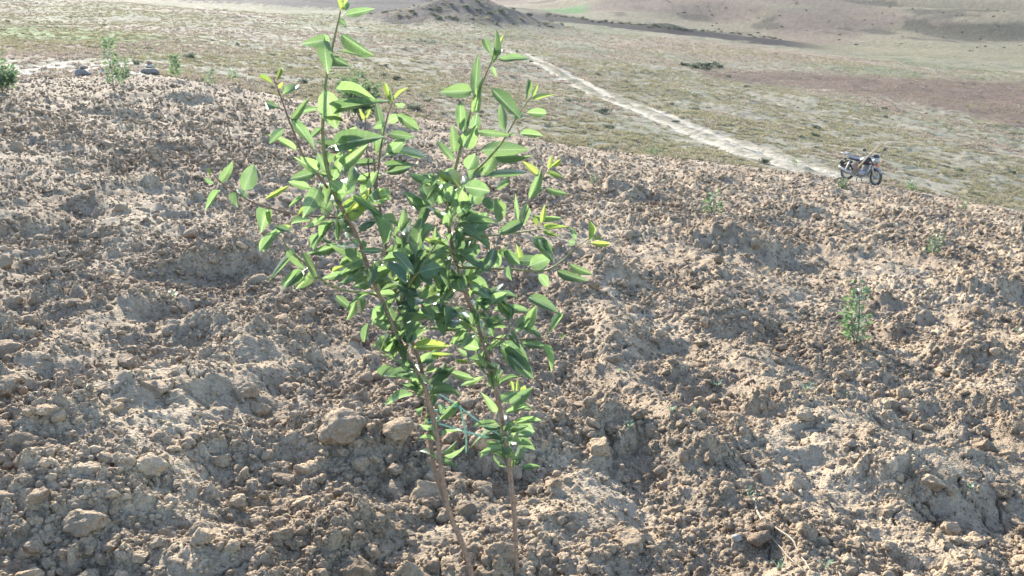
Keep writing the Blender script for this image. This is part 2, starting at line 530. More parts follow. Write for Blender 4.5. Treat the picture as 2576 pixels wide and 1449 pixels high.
def tube_data(pts, radii, sides=7, knob=0.0, seed=0):
    """verts, faces of a closed tube along pts; radii is a list or (start, end)"""
    n = len(pts)
    if isinstance(radii, tuple):
        radii = [radii[0] + (radii[1] - radii[0]) * i / (n - 1) for i in range(n)]
    r_ = random.Random(seed)
    verts, faces = [], []
    t = (pts[1] - pts[0]).normalized()
    up = Vector((0, 0, 1)) if abs(t.z) < 0.9 else Vector((0, 1, 0))
    u = t.cross(up).normalized()
    for i in range(n):
        t = (pts[min(i + 1, n - 1)] - pts[max(i - 1, 0)]).normalized()
        u = (u - t * u.dot(t)).normalized()
        w = t.cross(u)
        rr = radii[i] * (1 + knob * (r_.random() - 0.4))
        for k in range(sides):
            a = 2 * math.pi * k / sides
            verts.append(pts[i] + (u * math.cos(a) + w * math.sin(a)) * rr)
    for i in range(n - 1):
        for k in range(sides):
            a, b = i * sides + k, i * sides + (k + 1) % sides
            faces.append((a, b, b + sides, a + sides))
    faces.append(tuple(range(sides - 1, -1, -1)))
    faces.append(tuple((n - 1) * sides + k for k in range(sides)))
    return verts, faces

class MB:
    """collects shapes into one mesh"""
    def __init__(self): self.v, self.f = [], []
    def add(self, verts, faces):
        o = len(self.v); self.v += [Vector(p) for p in verts]
        self.f += [tuple(i + o for i in f) for f in faces]
        return self
    def tube(self, pts, r, sides=8, smooth=0):
        pts = [Vector(p) for p in pts]
        if smooth: pts = catmull(pts, smooth)
        if isinstance(r, (int, float)): r = (r, r)
        if isinstance(r, list) and len(r) != len(pts):
            r = list(np.interp(np.linspace(0, 1, len(pts)), np.linspace(0, 1, len(r)), r))
        return self.add(*tube_data(pts, r, sides))
    def box(self, c, s, rot=None):
        R = Euler(rot).to_matrix() if rot else Matrix.Identity(3)
        v = [Vector(c) + R @ Vector((sx * s[0] / 2, sy * s[1] / 2, sz * s[2] / 2)) for sx in (-1, 1) for sy in (-1, 1) for sz in (-1, 1)]
        return self.add(v, [(0, 1, 3, 2), (4, 6, 7, 5), (0, 4, 5, 1), (2, 3, 7, 6), (0, 2, 6, 4), (1, 5, 7, 3)])
    def torus(self, c, R, r, axis='Y', n=28, m=8, sx=1.0):
        v, f = [], []
        for i in range(n):
            a = 2 * math.pi * i / n
            for j in range(m):
                b = 2 * math.pi * j / m
                rad = R + r * math.cos(b)
                v.append(Vector(c) + Vector((rad * math.cos(a), r * sx * math.sin(b), rad * math.sin(a))))
        for i in range(n):
            for j in range(m):
                f.append((i * m + j, i * m + (j + 1) % m, ((i + 1) % n) * m + (j + 1) % m, ((i + 1) % n) * m + j))
        return self.add(v, f)
    def loft(self, rings):
        """rings of equal length joined into a closed skin"""
        n = len(rings[0]); v = [p for r in rings for p in r]; f = []
        for i in range(len(rings) - 1):
            for k in range(n):
                a, b = i * n + k, i * n + (k + 1) % n
                f.append((a, b, b + n, a + n))
        f.append(tuple(range(n - 1, -1, -1))); f.append(tuple((len(rings) - 1) * n + k for k in range(n)))
        return self.add(v, f)
    def build(self, name, mat, parent=None, smooth=True):
        return mesh_obj(name, self.v, self.f, mat, parent, smooth)

def ico(sub):
    import bmesh
    bm = bmesh.new(); bmesh.ops.create_icosphere(bm, subdivisions=sub, radius=1.0)
    v = np.array([p.co[:] for p in bm.verts]); f = [tuple(q.index for q in p.verts) for p in bm.faces]
    bm.free()
    return v, f

def lump_mesh(name, sub, seed, mat, flat=0.75, rough=0.25, angular=0.0, crumb=0):
    v, f = ico(sub)
    r_ = np.random.default_rng(seed)
    disp = np.zeros(len(v))
    for fr, am in ((1.3, 0.55), (2.6, 0.35), (5.2, 0.2), (10.0, 0.10)):
        for _ in range(4):
            d = r_.normal(size=3); d /= np.linalg.norm(d)
            disp += am * np.sin(v @ d * fr * 2 + r_.random() * 6.28) / 2.6
    v2 = v * (1 + rough * disp)[:, None]
    if angular:
        for _ in range(int(5 + angular * 8)):
            d = r_.normal(size=3); d /= np.linalg.norm(d)
            h = 0.62 + 0.3 * r_.random()
            e = np.maximum(v2 @ d - h, 0)
            v2 = v2 - e[:, None] * d
    if crumb:
        pc = r_.normal(size=(crumb, 3)); pc /= np.linalg.norm(pc, axis=1)[:, None]
        pr = r_.uniform(0.22, 0.5, crumb) * (40.0 / crumb) ** 0.5
        d = np.linalg.norm(v[:, None, :] - pc[None], axis=2) / pr[None]
        bmp = np.max(np.sqrt(np.maximum(1 - d * d, 0)) * pr[None], axis=1)
        v2 = v2 * (0.86 + 0.55 * bmp)[:, None]
        v2 = v2 * (1 + r_.normal(0, 0.018, len(v)))[:, None]
    sc = np.array([1.0, 0.75 + 0.35 * r_.random(), flat * (0.8 + 0.4 * r_.random())])
    v2 = v2 * sc
    me = bpy.data.meshes.new(name)
    me.from_pydata(v2.tolist(), [], f)
    me.polygons.foreach_set('use_smooth', [True] * len(me.polygons))
    me.materials.append(mat); me.update()
    return me

def scatter(name, pts, rots, scls, idx, protos, label=None):
    """one object that sets prototype meshes out on points"""
    me = bpy.data.meshes.new(name)
    me.vertices.add(len(pts)); me.vertices.foreach_set('co', np.asarray(pts, float).ravel())
    for nm, arr in (('rot', rots), ('scl', scls)):
        a = me.attributes.new(nm, 'FLOAT_VECTOR', 'POINT'); a.data.foreach_set('vector', np.asarray(arr, float).ravel())
    a = me.attributes.new('idx', 'INT', 'POINT'); a.data.foreach_set('value', np.asarray(idx, np.int32))
    me.update()
    o = bpy.data.objects.new(name, me); COL.objects.link(o)
    pc = bpy.data.collections.new(name + '_kinds')
    for i, pm in enumerate(protos):
        pc.objects.link(bpy.data.objects.new('%s_kind' % name, pm))
    ng = bpy.data.node_groups.new(name, 'GeometryNodeTree')
    ng.interface.new_socket('Geometry', in_out='INPUT', socket_type='NodeSocketGeometry')
    ng.interface.new_socket('Geometry', in_out='OUTPUT', socket_type='NodeSocketGeometry')
    gi = ng.nodes.new('NodeGroupInput'); go = ng.nodes.new('NodeGroupOutput')
    ip = ng.nodes.new('GeometryNodeInstanceOnPoints')
    ci = ng.nodes.new('GeometryNodeCollectionInfo')
    ci.inputs['Collection'].default_value = pc
    ci.inputs['Separate Children'].default_value = True
    ci.inputs['Reset Children'].default_value = True
    def attr(nm, ty):
        n = ng.nodes.new('GeometryNodeInputNamedAttribute'); n.data_type = ty; n.inputs['Name'].default_value = nm
        return n.outputs['Attribute']
    er = ng.nodes.new('FunctionNodeEulerToRotation')
    L = ng.links.new
    L(gi.outputs[0], ip.inputs['Points']); L(ci.outputs[0], ip.inputs['Instance'])
    ip.inputs['Pick Instance'].default_value = True
    L(attr('idx', 'INT'), ip.inputs['Instance Index'])
    L(attr('rot', 'FLOAT_VECTOR'), er.inputs[0]); L(er.outputs[0], ip.inputs['Rotation'])
    L(attr('scl', 'FLOAT_VECTOR'), ip.inputs['Scale'])
    L(ip.outputs[0], go.inputs[0])
    md = o.modifiers.new('scatter', 'NODES'); md.node_group = ng
    o['kind'] = 'stuff'
    if label: o['label'] = label
    return o

# ------------------------------------------------------------------ the ploughed field
NC, NR = 980, 800
sc_ = np.linspace(-0.93, 0.93, NC)
tt = np.linspace(0, 1, NR)
gt = 0.62 * tt + 0.38 * tt ** 1.9
Y0 = 1.25
eyc = edge_y(sc_) + (fbm(sc_ * 60, sc_ * 0, 8, 4) - 0.5) * 1.6
YY = Y0 * (eyc[None, :] / Y0) ** gt[:, None]
XX = sc_[None, :] * YY
ZZ = field_z(XX.ravel(), YY.ravel()).reshape(XX.shape)
field = grid_mesh('ploughed_field', XX, YY, ZZ, M['soil'])
tag(field, kind='structure')

# ground behind and beside the photographer, coarser
gx, gy = np.meshgrid(np.linspace(-30, 30, 240), np.linspace(-30, 1.32, 130))
gz = PLX * gx + PLY * gy + (fbm(gx * 1.5, gy * 1.5, 3, 4) - 0.5) * 0.25 - 0.03 - 0.25 * sstep(0.3, 1.3, gy)
tag(grid_mesh('ground', gx, gy, gz, M['soil']), kind='structure')

# ------------------------------------------------------------------ grassland, valley and far hill
NC2, NR2 = 900, 420
s2 = np.linspace(-0.95, 0.95, NC2)
lt = np.linspace(0, 1, NR2)
ey2 = edge_y(s2) * 0.955
YG = ey2[None, :] * (1150 / ey2[None, :]) ** (0.8 * lt + 0.2 * lt ** 2)[:, None]
XG = s2[None, :] * YG
xf, yf = XG.ravel(), YG.ravel()
ramp_in = sstep(0.0, 0.12, yf / np.tile(ey2, NR2) - 1)

def grass_z(x, y):
    s = x / y
    z = base_z(x, y)
    far = sstep(215, 330, y)
    # gullies and spurs of the far hill
    gul = np.abs(fbm(x * 0.011 + y * 0.004, y * 0.0065, 200, 2) - 0.5) * 2
    z = z + far * (np.minimum(gul, 0.5) - 0.3) * 9 * sstep(-0.1, 0.25, s)
    z = z + far * (fbm(x * 0.016, y * 0.02, 210, 2) - 0.5) * 7
    z = z + 1.8 * np.exp(-((x - 42.0) / 7.5) ** 2 - ((y - 236.0) / 14.0) ** 2)
    mid = sstep(34, 60, y) * (1 - far)
    z = z + mid * ((fbm(x * 0.11, y * 0.11, 220, 3) - 0.5) * 0.9 + (fbm(x * 0.5, y * 0.5, 225, 3) - 0.5) * 0.25)
    near = sstep(27, 31, y) * sstep(120, 50, y)
    z = z + near * ((fbm(x * 0.9, y * 0.9, 230, 3) - 0.5) * 0.14 + domes(x, y, 0.9, 0.08, 0.26, 0.5, 240) * 0.5)
    return z
ZG = grass_z(xf, yf) - 0.12 * (1 - ramp_in)
ug, vg = proj(xf, yf, ZG)

# what covers the land: bare earth, dry grass, green grass, ploughed strips, tracks (all real ground cover)
def C3(*c): return np.array(c, float)
n1 = fbm(xf * 0.05, yf * 0.05, 300, 4)
n2 = fbm(xf * 0.35, yf * 0.35, 310, 4)
n3 = fbm(xf * 1.3, yf * 1.3, 320, 3)
n4 = vnoise(xf * 4.0, yf * 4.0, 330)
col = np.zeros((len(xf), 3))
def lay(mask, c):
    global col
    col = col * (1 - mask[:, None]) + np.asarray(c, float) * mask[:, None]
col[:] = C3(0.250, 0.222, 0.150)
lay(sstep(0.42, 0.62, n1 * 0.6 + n2 * 0.4), C3(0.205, 0.205, 0.125))
lay(sstep(0.50, 0.66, fbm(xf * 0.09, yf * 0.06, 340, 3)) * 0.7, C3(0.290, 0.245, 0.170))
lay(sstep(0.52, 0.68, n2 * 0.5 + n3 * 0.5) * 0.8, C3(0.165, 0.170, 0.105))
bare = sstep(0.50, 0.62, n3 * 0.55 + n4 * 0.25 + fbm(xf * 0.13, yf * 0.13, 350, 2) * 0.3 - 0.05)
lay(bare * 0.5 * sstep(190, 60, yf), C3(0.38, 0.34, 0.27))
def px_poly(pts, soft=6):
    """soft mask of the ground inside a surveyed outline (picture places of its corners)"""
    pts = np.array(pts, float)
    inside = np.zeros(len(ug), bool); d = np.full(len(ug), 1e9)
    wu = ug + (n2 - 0.5) * 26; wv = vg + (n3 - 0.5) * 7
    for (x1, y1), (x2, y2) in zip(pts, np.roll(pts, -1, 0)):
        c = ((y1 > wv) != (y2 > wv)) & (wu < (x2 - x1) * (wv - y1) / (y2 - y1 + 1e-9) + x1)
        inside ^= c
        tq = np.clip(((wu - x1) * (x2 - x1) + (wv - y1) * (y2 - y1)) / ((x2 - x1) ** 2 + (y2 - y1) ** 2 + 1e-9), 0, 1)
        d = np.minimum(d, np.hypot(wu - x1 - tq * (x2 - x1), (wv - y1 - tq * (y2 - y1)) * 2))
    sd = np.where(inside, d, -d)
    return sstep(-soft * 0.5, soft, sd)
midland = yf < 210
lay(px_poly([(-60, 22), (60, 26), (140, 34), (200, 44), (150, 50), (60, 40), (-60, 36)]) * 0.75 * midland, C3(0.185, 0.245, 0.095))
lay(px_poly([(140, 47), (260, 50), (300, 58), (180, 58)]) * 0.55 * midland, C3(0.18, 0.23, 0.10))
lay(px_poly([(-60, 38), (60, 42), (120, 50), (60, 60), (-60, 58)]) * 0.6 * midland, C3(0.33, 0.215, 0.17))
lay(px_poly([(-60, 60), (100, 62), (190, 74), (100, 82), (-60, 88)], 8) * sstep(0.35, 0.6, n3) * 0.9 * midland, C3(0.54, 0.49, 0.41))
lay(px_poly([(660, 36), (800, 50), (900, 62), (860, 66), (720, 62), (600, 46)]) * 0.6 * midland, C3(0.315, 0.225, 0.165))
lay(px_poly([(690, 71), (780, 70), (900, 77), (1100, 84), (1100, 146), (1024, 129), (950, 112), (880, 98), (800, 88), (710, 80)]) * 0.9 * midland, C3(0.170, 0.118, 0.090))
lay(px_poly([(860, 100), (890, 100), (905, 110), (870, 108)]) * 0.7 * midland, C3(0.33, 0.23, 0.18))
# dark tilled strips in the valley
strip = sstep(196, 206, yf + (n2 - 0.5) * 20) * sstep(300, 280, yf + (n2 - 0.5) * 30)
sg_ = xf / yf
lay(strip * sstep(-0.02, 0.02, sg_) * sstep(0.40, 0.33, sg_) * 0.95, C3(0.036, 0.030, 0.030))
lay(strip * sstep(0.30, 0.38, sg_) * 0.7, C3(0.225, 0.195, 0.125))
lay(px_poly([(168, -12), (176, 1), (260, 5), (340, 10), (368, 16), (398, 26), (425, 24), (450, 8), (470, -12)], 4) * sstep(120, 130, yf) * sstep(640, 560, yf) * 0.95, C3(0.036, 0.034, 0.036))
dm = np.hypot((xf - MOUND_X) / 1.15, yf - MOUND_Y)
lay(sstep(MOUND_R * 1.25, MOUND_R * 0.8, dm + (n2 - 0.5) * 4) * 0.9, C3(0.145, 0.122, 0.104))
# far hill: pale green with red brown gullies and a bright field
farm = sstep(275, 310, yf + (n1 - 0.5) * 60) * (1 - px_poly([(168, -12), (176, 1), (260, 5), (340, 10), (368, 16), (398, 26), (425, 24), (450, 8), (470, -12)], 4) * sstep(640, 560, yf))
fh = fbm(xf * 0.018 + yf * 0.006, yf * 0.010, 200, 4)
lay(farm, C3(0.225, 0.190, 0.128))
lay(farm * sstep(0.52, 0.66, fbm(xf * 0.02, yf * 0.02, 360, 4)) * 0.75, C3(0.185, 0.138, 0.108))
lay(farm * sstep(0.55, 0.64, fbm(xf * 0.05, yf * 0.04, 370, 4)) * 0.7, C3(0.080, 0.072, 0.056))
lay(farm * sstep(0.020, 0.032, sg_) * sstep(0.095, 0.075, sg_) * sstep(375, 385, yf) * sstep(432, 420, yf) * 0.9, C3(0.11, 0.205, 0.075))
# the dirt track: two wheel ruts, surveyed as a line on the ground
def line_mask(pix):
    w = [ground_hit(u, v) for u, v in pix]
    w = np.array([(p.x, p.y) for p in catmull([Vector((p.x, p.y, 0)) for p in w], 8)])
    d = np.full(len(xf), 1e9); side = np.zeros(len(xf)); along = np.zeros(len(xf))
    m = (yf < w[:, 1].max() + 8) & (yf > w[:, 1].min() - 8)
    xm, ym = xf[m], yf[m]; dm_ = np.full(len(xm), 1e9); sm = np.zeros(len(xm)); al = np.zeros(len(xm))
    for k, ((x1, y1), (x2, y2)) in enumerate(zip(w[:-1], w[1:])):
        L2 = (x2 - x1) ** 2 + (y2 - y1) ** 2 + 1e-9
        t = np.clip(((xm - x1) * (x2 - x1) + (ym - y1) * (y2 - y1)) / L2, 0, 1)
        dd = np.hypot(xm - x1 - t * (x2 - x1), ym - y1 - t * (y2 - y1))
        cr = np.sign((x2 - x1) * (ym - y1) - (y2 - y1) * (xm - x1))
        b = dd < dm_
        dm_ = np.where(b, dd, dm_); sm = np.where(b, cr, sm); al = np.where(b, (k + t) / (len(w) - 1), al)
    d[m] = dm_; side[m] = sm; along[m] = al
    return d * np.where(side == 0, 1, side), along
PALE = C3(0.42, 0.372, 0.295)
ds, al = line_mask([(505, 46), (527, 57), (560, 73), (600, 93), (650, 113), (700, 133), (750, 152), (790, 164), (830, 176), (868, 186)])
ds = ds + (n3 - 0.5) * 0.5
rut = np.maximum(np.exp(-((ds - 0.80) / 0.36) ** 4), np.exp(-((ds + 0.80) / 0.36) ** 4))
spread = np.exp(-(ds / 1.5) ** 4) * sstep(0.25, 0.8, al) * sstep(0.30, 0.60, n3 + n4 * 0.3)
ZG = ZG - 0.09 * rut * sstep(0.0, 0.1, al)
lay(np.clip(np.maximum(rut, spread) * sstep(0.2, 0.4, n3 + 0.35 * n4 + 0.12) * sstep(0.0, 0.1, al), 0, 1), PALE)
ds2, al2 = line_mask([(195, 7), (240, 15), (290, 24), (330, 30), (370, 36), (412, 42)])
ds2 = ds2 + (n3 - 0.5) * 0.7
lay(np.exp(-(ds2 / 0.85) ** 4) * sstep(0.25, 0.45, n3 + 0.2) * 0.65 * sstep(1.0, 0.85, al2) * sstep(0.0, 0.05, al2), PALE)
col *= (0.66 + 0.32 * n4)[:, None] * (1 + 0.25 * np.clip(rut, 0, 1) * sstep(0.0, 0.1, al))[:, None]

mg, nt, out = new_mat('grassland')
at = nt.nodes.new('ShaderNodeAttribute'); at.attribute_name = 'cover'
geo = nt.nodes.new('ShaderNodeNewGeometry')
f1 = noise(nt, geo.outputs['Position'], 3.0, 6, 0.7)
f2 = noise(nt, geo.outputs['Position'], 0.35, 5, 0.65)
c = mixc(nt, 1.0, at.outputs['Color'], ramp(nt, f1, [(0.28, (0.62, 0.62, 0.62)), (0.5, (1, 1, 1)), (0.75, (1.35, 1.32, 1.28))]), 'MULTIPLY')
c = mixc(nt, 0.6, c, ramp(nt, f2, [(0.3, (0.75, 0.78, 0.75)), (0.7, (1.2, 1.16, 1.12))]), 'MULTIPLY')
nb = bump(nt, f1, 0.8, 0.25)
principled(nt, out, c, 0.95, 0.05, normal=nb)
grass = grid_mesh('grassland', XG, YG, ZG.reshape(XG.shape), mg)
ca = grass.data.attributes.new('cover', 'FLOAT_COLOR', 'POINT')
ca.data.foreach_set('color', np.concatenate([col, np.ones((len(col), 1))], 1).ravel())
tag(grass, kind='structure')

# ------------------------------------------------------------------ clods
MARKS = [(440, 560, 'the foot of the forked sapling'), (520, 570, 'the foot of the single stemmed sapling'), (780, 545, 'the long pale roots'), (30, 365, 'the slanting slab of earth'),
         (856, 346, 'the slim bushy young sapling'), (933, 255, 'the low loose young sapling'), (713, 214, 'the bright green bushy sapling'), (745, 275, 'the big shaded earth heap'),
         (100, 92, 'the tall narrow sapling'), (865, 200, 'the parked motorcycle'), (203, 540, 'the blocky brown clod'), (220, 280, 'the wide shaded hollow left of the saplings'),
         (985, 400, 'the deep sunken shadow by the tall brown clod'), (600, 450, 'the dark pit right of the saplings'), (342, 450, 'the pair of large rounded clods'), (450, 170, 'the far edge behind the crowns'),
         (200, 170, 'the shaded hollows towards the cairn'), (620, 200, 'the two far shaded heaps')]
MARKS = [(ground_hit(u, v), t) for u, v, t in MARKS]
def near_mark(x, y):
    return min(MARKS, key=lambda m: math.hypot(m[0].x - x, m[0].y - y) / m[0].y)[1]
clod_m = [lump_mesh('clod', 2, 500 + i, M['clod'], 0.78, 0.40, 0.35 if i % 2 else 0.9, 14) for i in range(10)]
def sample_field(n, y_lo, y_hi, power):
    t = rng.random(n)
    y = y_lo * (y_hi / y_lo) ** (t ** power)
    s = rng.uniform(-0.80, 0.80, n)
    x = s * y
    k = y < edge_y(s) * 0.985
    return x[k], y[k]
allx, ally, allr = [], [], []
# crumbs and clods, size by a power law, more of them where the soil lies rough
for (n, ylo, yhi, rlo, rhi, sh) in ((125000, 1.6, 6.5, 0.0040, 0.026, 2.5), (80000, 5.0, 14.0, 0.0075, 0.036, 2.5),
                                  (80000, 11.0, 33.0, 0.016, 0.060, 2.5), (2000, 1.6, 12.0, 0.022, 0.075, 2.2), (600, 10.0, 33.0, 0.045, 0.11, 2.4)):
    x, y = sample_field(n, ylo, yhi, 0.9)
    den = lump_density(x, y)
    k = rng.random(len(x)) < (0.22 + 0.78 * den if yhi < 7 else 0.30 + 0.70 * den)
    x, y, den = x[k], y[k], den[k]
    r = rlo * (1 - rng.random(len(x)) * (1 - (rlo / rhi) ** sh)) ** (-1 / sh)
    allx.append(x); ally.append(y); allr.append(r)
cx = np.concatenate(allx); cy = np.concatenate(ally); cr = np.concatenate(allr)
cz = field_z(cx, cy)
npx = cr / cy * F
uc, vc = proj(cx, cy, cz)
vis = (uc > -5) & (uc < 1029) & (vc > 60) & (vc < 585)
order = np.argsort(-np.where(vis, npx, 0))
single = order[:290]
mask = np.ones(len(cx), bool); mask[single] = False
rx, ry, rz_, rr = cx[mask], cy[mask], cz[mask], cr[mask]
scl = rr[:, None] * np.stack([0.9 + 0.4 * rng.random(len(rr)), 0.9 + 0.3 * rng.random(len(rr)), 0.85 + 0.4 * rng.random(len(rr))], 1)
rot = np.stack([rng.normal(0, 0.35, len(rr)), rng.normal(0, 0.35, len(rr)), rng.random(len(rr)) * 6.283], 1)
crumbs = scatter('soil_crumbs', np.stack([rx, ry, rz_ + rr * (0.04 + 0.20 * sstep(8, 18, ry))], 1), rot, scl, rng.integers(0, 10, len(rr)), clod_m,
                 'crumbs and small clods of dry brown soil strewn over the field')
clod_big = [lump_mesh('clod', 4, 540 + i, M['clod'], 0.78, 0.40, 0.3 if i % 2 else 0.8, 60) for i in range(8)]
for q, i in enumerate(single):
    o = bpy.data.objects.new('soil_clod', clod_big[q % 8]); COL.objects.link(o)
    r = float(cr[i])
    o.location = (float(cx[i]), float(cy[i]), float(cz[i]) + r * 0.08)
    o.scale = (r * random.uniform(0.9, 1.3), r * random.uniform(0.9, 1.2), r * random.uniform(0.85, 1.2))
    o.rotation_euler = (random.gauss(0, 0.3), random.gauss(0, 0.3), random.random() * 6.283)
    tag(o, '%s clod of dry brown earth near %s' % ('egg-sized' if r < 0.035 else 'fist-sized' if r < 0.06 else 'head-sized', near_mark(o.location.x, o.location.y)), 'clod', 'clods of earth on the ploughed field')

def rock(u, v, wpx, name, label, mat, seed, flat=0.7, angular=0.5, rough=0.28, cat='clod', sink=0.25, group=None, dz=0.0, y=None, sub=3):
    g = ground_hit(u, v, field_z) if y is None else P(u, v, y)
    r = wpx / 2.0 * g.y / F
    o = bpy.data.objects.new(name, lump_mesh(name, 4 if cat == 'clod' else 3, seed, mat, flat, rough, angular, 160 if cat == 'clod' else 0)); COL.objects.link(o)
    o.location = g + Vector((0, 0, r * flat * (1 - 2 * sink) + dz))
    o.scale = (r, r, r)
    o.rotation_euler = (random.gauss(0, 0.12), random.gauss(0, 0.12), random.random() * 6.28)
    return tag(o, label, cat, group)
rock(342, 434, 50, 'soil_clod', 'large rounded cracked clod behind the forked sapling stems, the widest of its pair', M['clod'], 700, 0.62, 0, 0.26)
rock(399, 436, 38, 'soil_clod', 'smaller rounded clod of the pair, right behind the forked sapling stems', M['clod'], 701, 0.62, 0, 0.26)
rock(203, 542, 32, 'soil_clod', 'blocky brown clod standing apart on the near soil, with a flat lit top', M['clod'], 702, 0.85, 0.7)
rock(4, 358, 46, 'soil_clod', 'big slanting slab of earth at the edge of the field hollow', M['clod'], 703, 0.6, 0.8)
rock(3, 395, 34, 'soil_clod', 'pale broken block of earth below the slanting slab', M['clod'], 704, 0.7, 0.9)
rock(3, 268, 26, 'soil_clod', 'flat pale slab of dry earth lying tilted on the rough soil', M['clod'], 705, 0.5, 0.8)
rock(718, 263, 13, 'soil_clod', 'upright oval clod at the crest of the shaded earth heap', M['clod'], 706, 1.0, 0.2)
rock(755, 247, 13, 'soil_clod', 'pointed tilted clod beyond the shaded earth heap', M['clod'], 707, 0.9, 0.9)
rock(705, 326, 14, 'soil_clod', 'round clod alone on pale crumbly ground below the earth heap', M['clod'], 708, 0.85, 0.3)
rock(903, 399, 17, 'soil_clod', 'tall brown clod beside the sunken shadow of a heap', M['clod'], 709, 1.1, 0.7)
rock(806, 419, 24, 'soil_clod', 'pale wedge of earth with a sunlit top among brown clods', M['clod'], 710, 0.7, 0.7)
rock(737, 541, 14, 'stone', 'grey angular stone casting a shadow beside the pale roots', M['stone_pale'], 711, 0.75, 0.9, cat='stone')
rock(728, 528, 17, 'soil_clod', 'brown flat-faced clod touching the grey angular stone', M['clod'], 712, 0.9, 0.8)

# stones at the far edge of the field
def stone_at(u, v, wpx, label, mat, seed, y, flat, dz=0.0, tilt=0.0):
    g = P(u, v, y)
    z = float(grass_z(np.array([g.x]), np.array([g.y]))[0])
    r = wpx / 2 * y / F
    o = bpy.data.objects.new('stone', lump_mesh('stone', 3, seed, mat, flat, 0.22, 0.9)); COL.objects.link(o)
    o.location = (g.x, g.y, z + dz)
    o.scale = (r, r, r); o.rotation_euler = (0, tilt, seed * 0.7)
    return tag(o, label, 'stone')
SY = 32.2
stone_at(82, 72, 18, 'broad dark boulder lying on pale ground at the field edge', M['stone'], 720, SY, 0.62, 0.13)
stone_at(83.5, 67, 12, 'thin pale slab lying on the broad dark boulder', M['stone_pale'], 721, SY, 0.28, 0.36, 0.15)
for j, (du, w, dz, fl, mt, lab) in enumerate(((-5, 9, 0.10, 0.7, 'stone', 'dark stone at the left foot of the little cairn'), (4.5, 9, 0.09, 0.7, 'stone', 'dark stone at the right foot of the little cairn'),
        (0, 10, 0.12, 0.75, 'stone', 'middle foot stone of the little cairn at the field edge'), (-0.5, 11, 0.29, 0.4, 'stone_pale', 'flat grey slab in the middle of the little cairn'),
        (0.6, 6, 0.43, 0.8, 'stone_brown', 'brown top stone of the little cairn'))):
    stone_at(150 + du, 70, w, lab, M[mt], 730 + j, SY - (0.12 if j == 2 else 0), fl, dz)

# ------------------------------------------------------------------ grass tufts and shrubs
def blades_mesh(name, seed, n, h, spread, mat, w=0.02, lean=0.5):
    r_ = random.Random(seed); v, f = [], []
    for _ in range(n):
        a = r_.random() * 6.283; rad = spread * math.sqrt(r_.random())
        b = Vector((math.cos(a) * rad, math.sin(a) * rad, -0.02))
        d = Vector((r_.gauss(0, lean), r_.gauss(0, lean), 1)).normalized()
        hh = h * r_.uniform(0.45, 1.0); side = d.cross(Vector((r_.gauss(0, 1), r_.gauss(0, 1), 0.1))).normalized() * w
        m_ = b + d * hh * 0.55; t = b + d * hh + Vector((d.x, d.y, -0.1)) * hh * 0.25
        k = len(v); v += [b - side, b + side, m_ - side * 0.8, m_ + side * 0.8, t]
        f += [(k, k + 1, k + 3, k + 2), (k + 2, k + 3, k + 4)]
    me = bpy.data.meshes.new(name); me.from_pydata(v, [], f); me.materials.append(mat); me.update()
    return me
tufts = [blades_mesh('tuft', 800 + i, 26, 0.26, 0.13, M['grass_green' if i < 3 else 'grass_dry'], 0.016) for i in range(6)]
n = 90000
t = rng.random(n); gy_ = 28.0 * (170 / 28.0) ** (t ** 0.95); gs = rng.uniform(-0.72, 0.72, n); gx_ = gs * gy_
pn = fbm(gx_ * 1.3, gy_ * 1.3, 320, 3); bare_p = fbm(gx_ * 0.13, gy_ * 0.13, 350, 2)
k = (gy_ > edge_y(gs) * (0.985 + 0.03 * rng.random(n))) & (rng.random(n) < sstep(0.66, 0.42, pn * 0.6 + bare_p * 0.4))
gx_, gy_ = gx_[k], gy_[k]
# keep the wheel ruts and the red tilled strip open
gz_ = grass_z(gx_, gy_)
uu_, vv_ = proj(gx_, gy_, gz_)
tr_v = np.interp(uu_, [527, 560, 600, 650, 700, 750, 790, 830, 868], [57, 73, 93, 113, 133, 152, 164, 176, 186])
k = ~((uu_ > 520) & (uu_ < 872) & (np.abs(vv_ - tr_v) < 9 * 30 / gy_ + 1.0))
k &= ~((uu_ > 690) & (vv_ > np.interp(uu_, [690, 900, 1100], [71, 77, 85])) & (vv_ < np.interp(uu_, [710, 800, 880, 950, 1024, 1100], [80, 88, 98, 112, 129, 146])) & (rng.random(len(uu_)) < 0.8))
gx_, gy_, gz_ = gx_[k], gy_[k], gz_[k]
dry = fbm(gx_ * 0.09, gy_ * 0.06, 340, 3) + rng.normal(0, 0.06, len(gx_))
ti = np.where(dry > 0.47, rng.integers(3, 6, len(gx_)), rng.integers(0, 3, len(gx_)))
sc1 = rng.uniform(0.35, 1.0, len(gx_)) * np.interp(gy_, [28, 60, 170], [0.75, 1.0, 1.5])
scatter('grass', np.stack([gx_, gy_, gz_], 1), np.stack([np.zeros(len(gx_))] * 2 + [rng.random(len(gx_)) * 6.28], 1),
        np.stack([sc1 * 1.2, sc1 * 1.2, sc1 * 0.75], 1), ti, tufts, 'low dry and green grass tufts covering the slope')

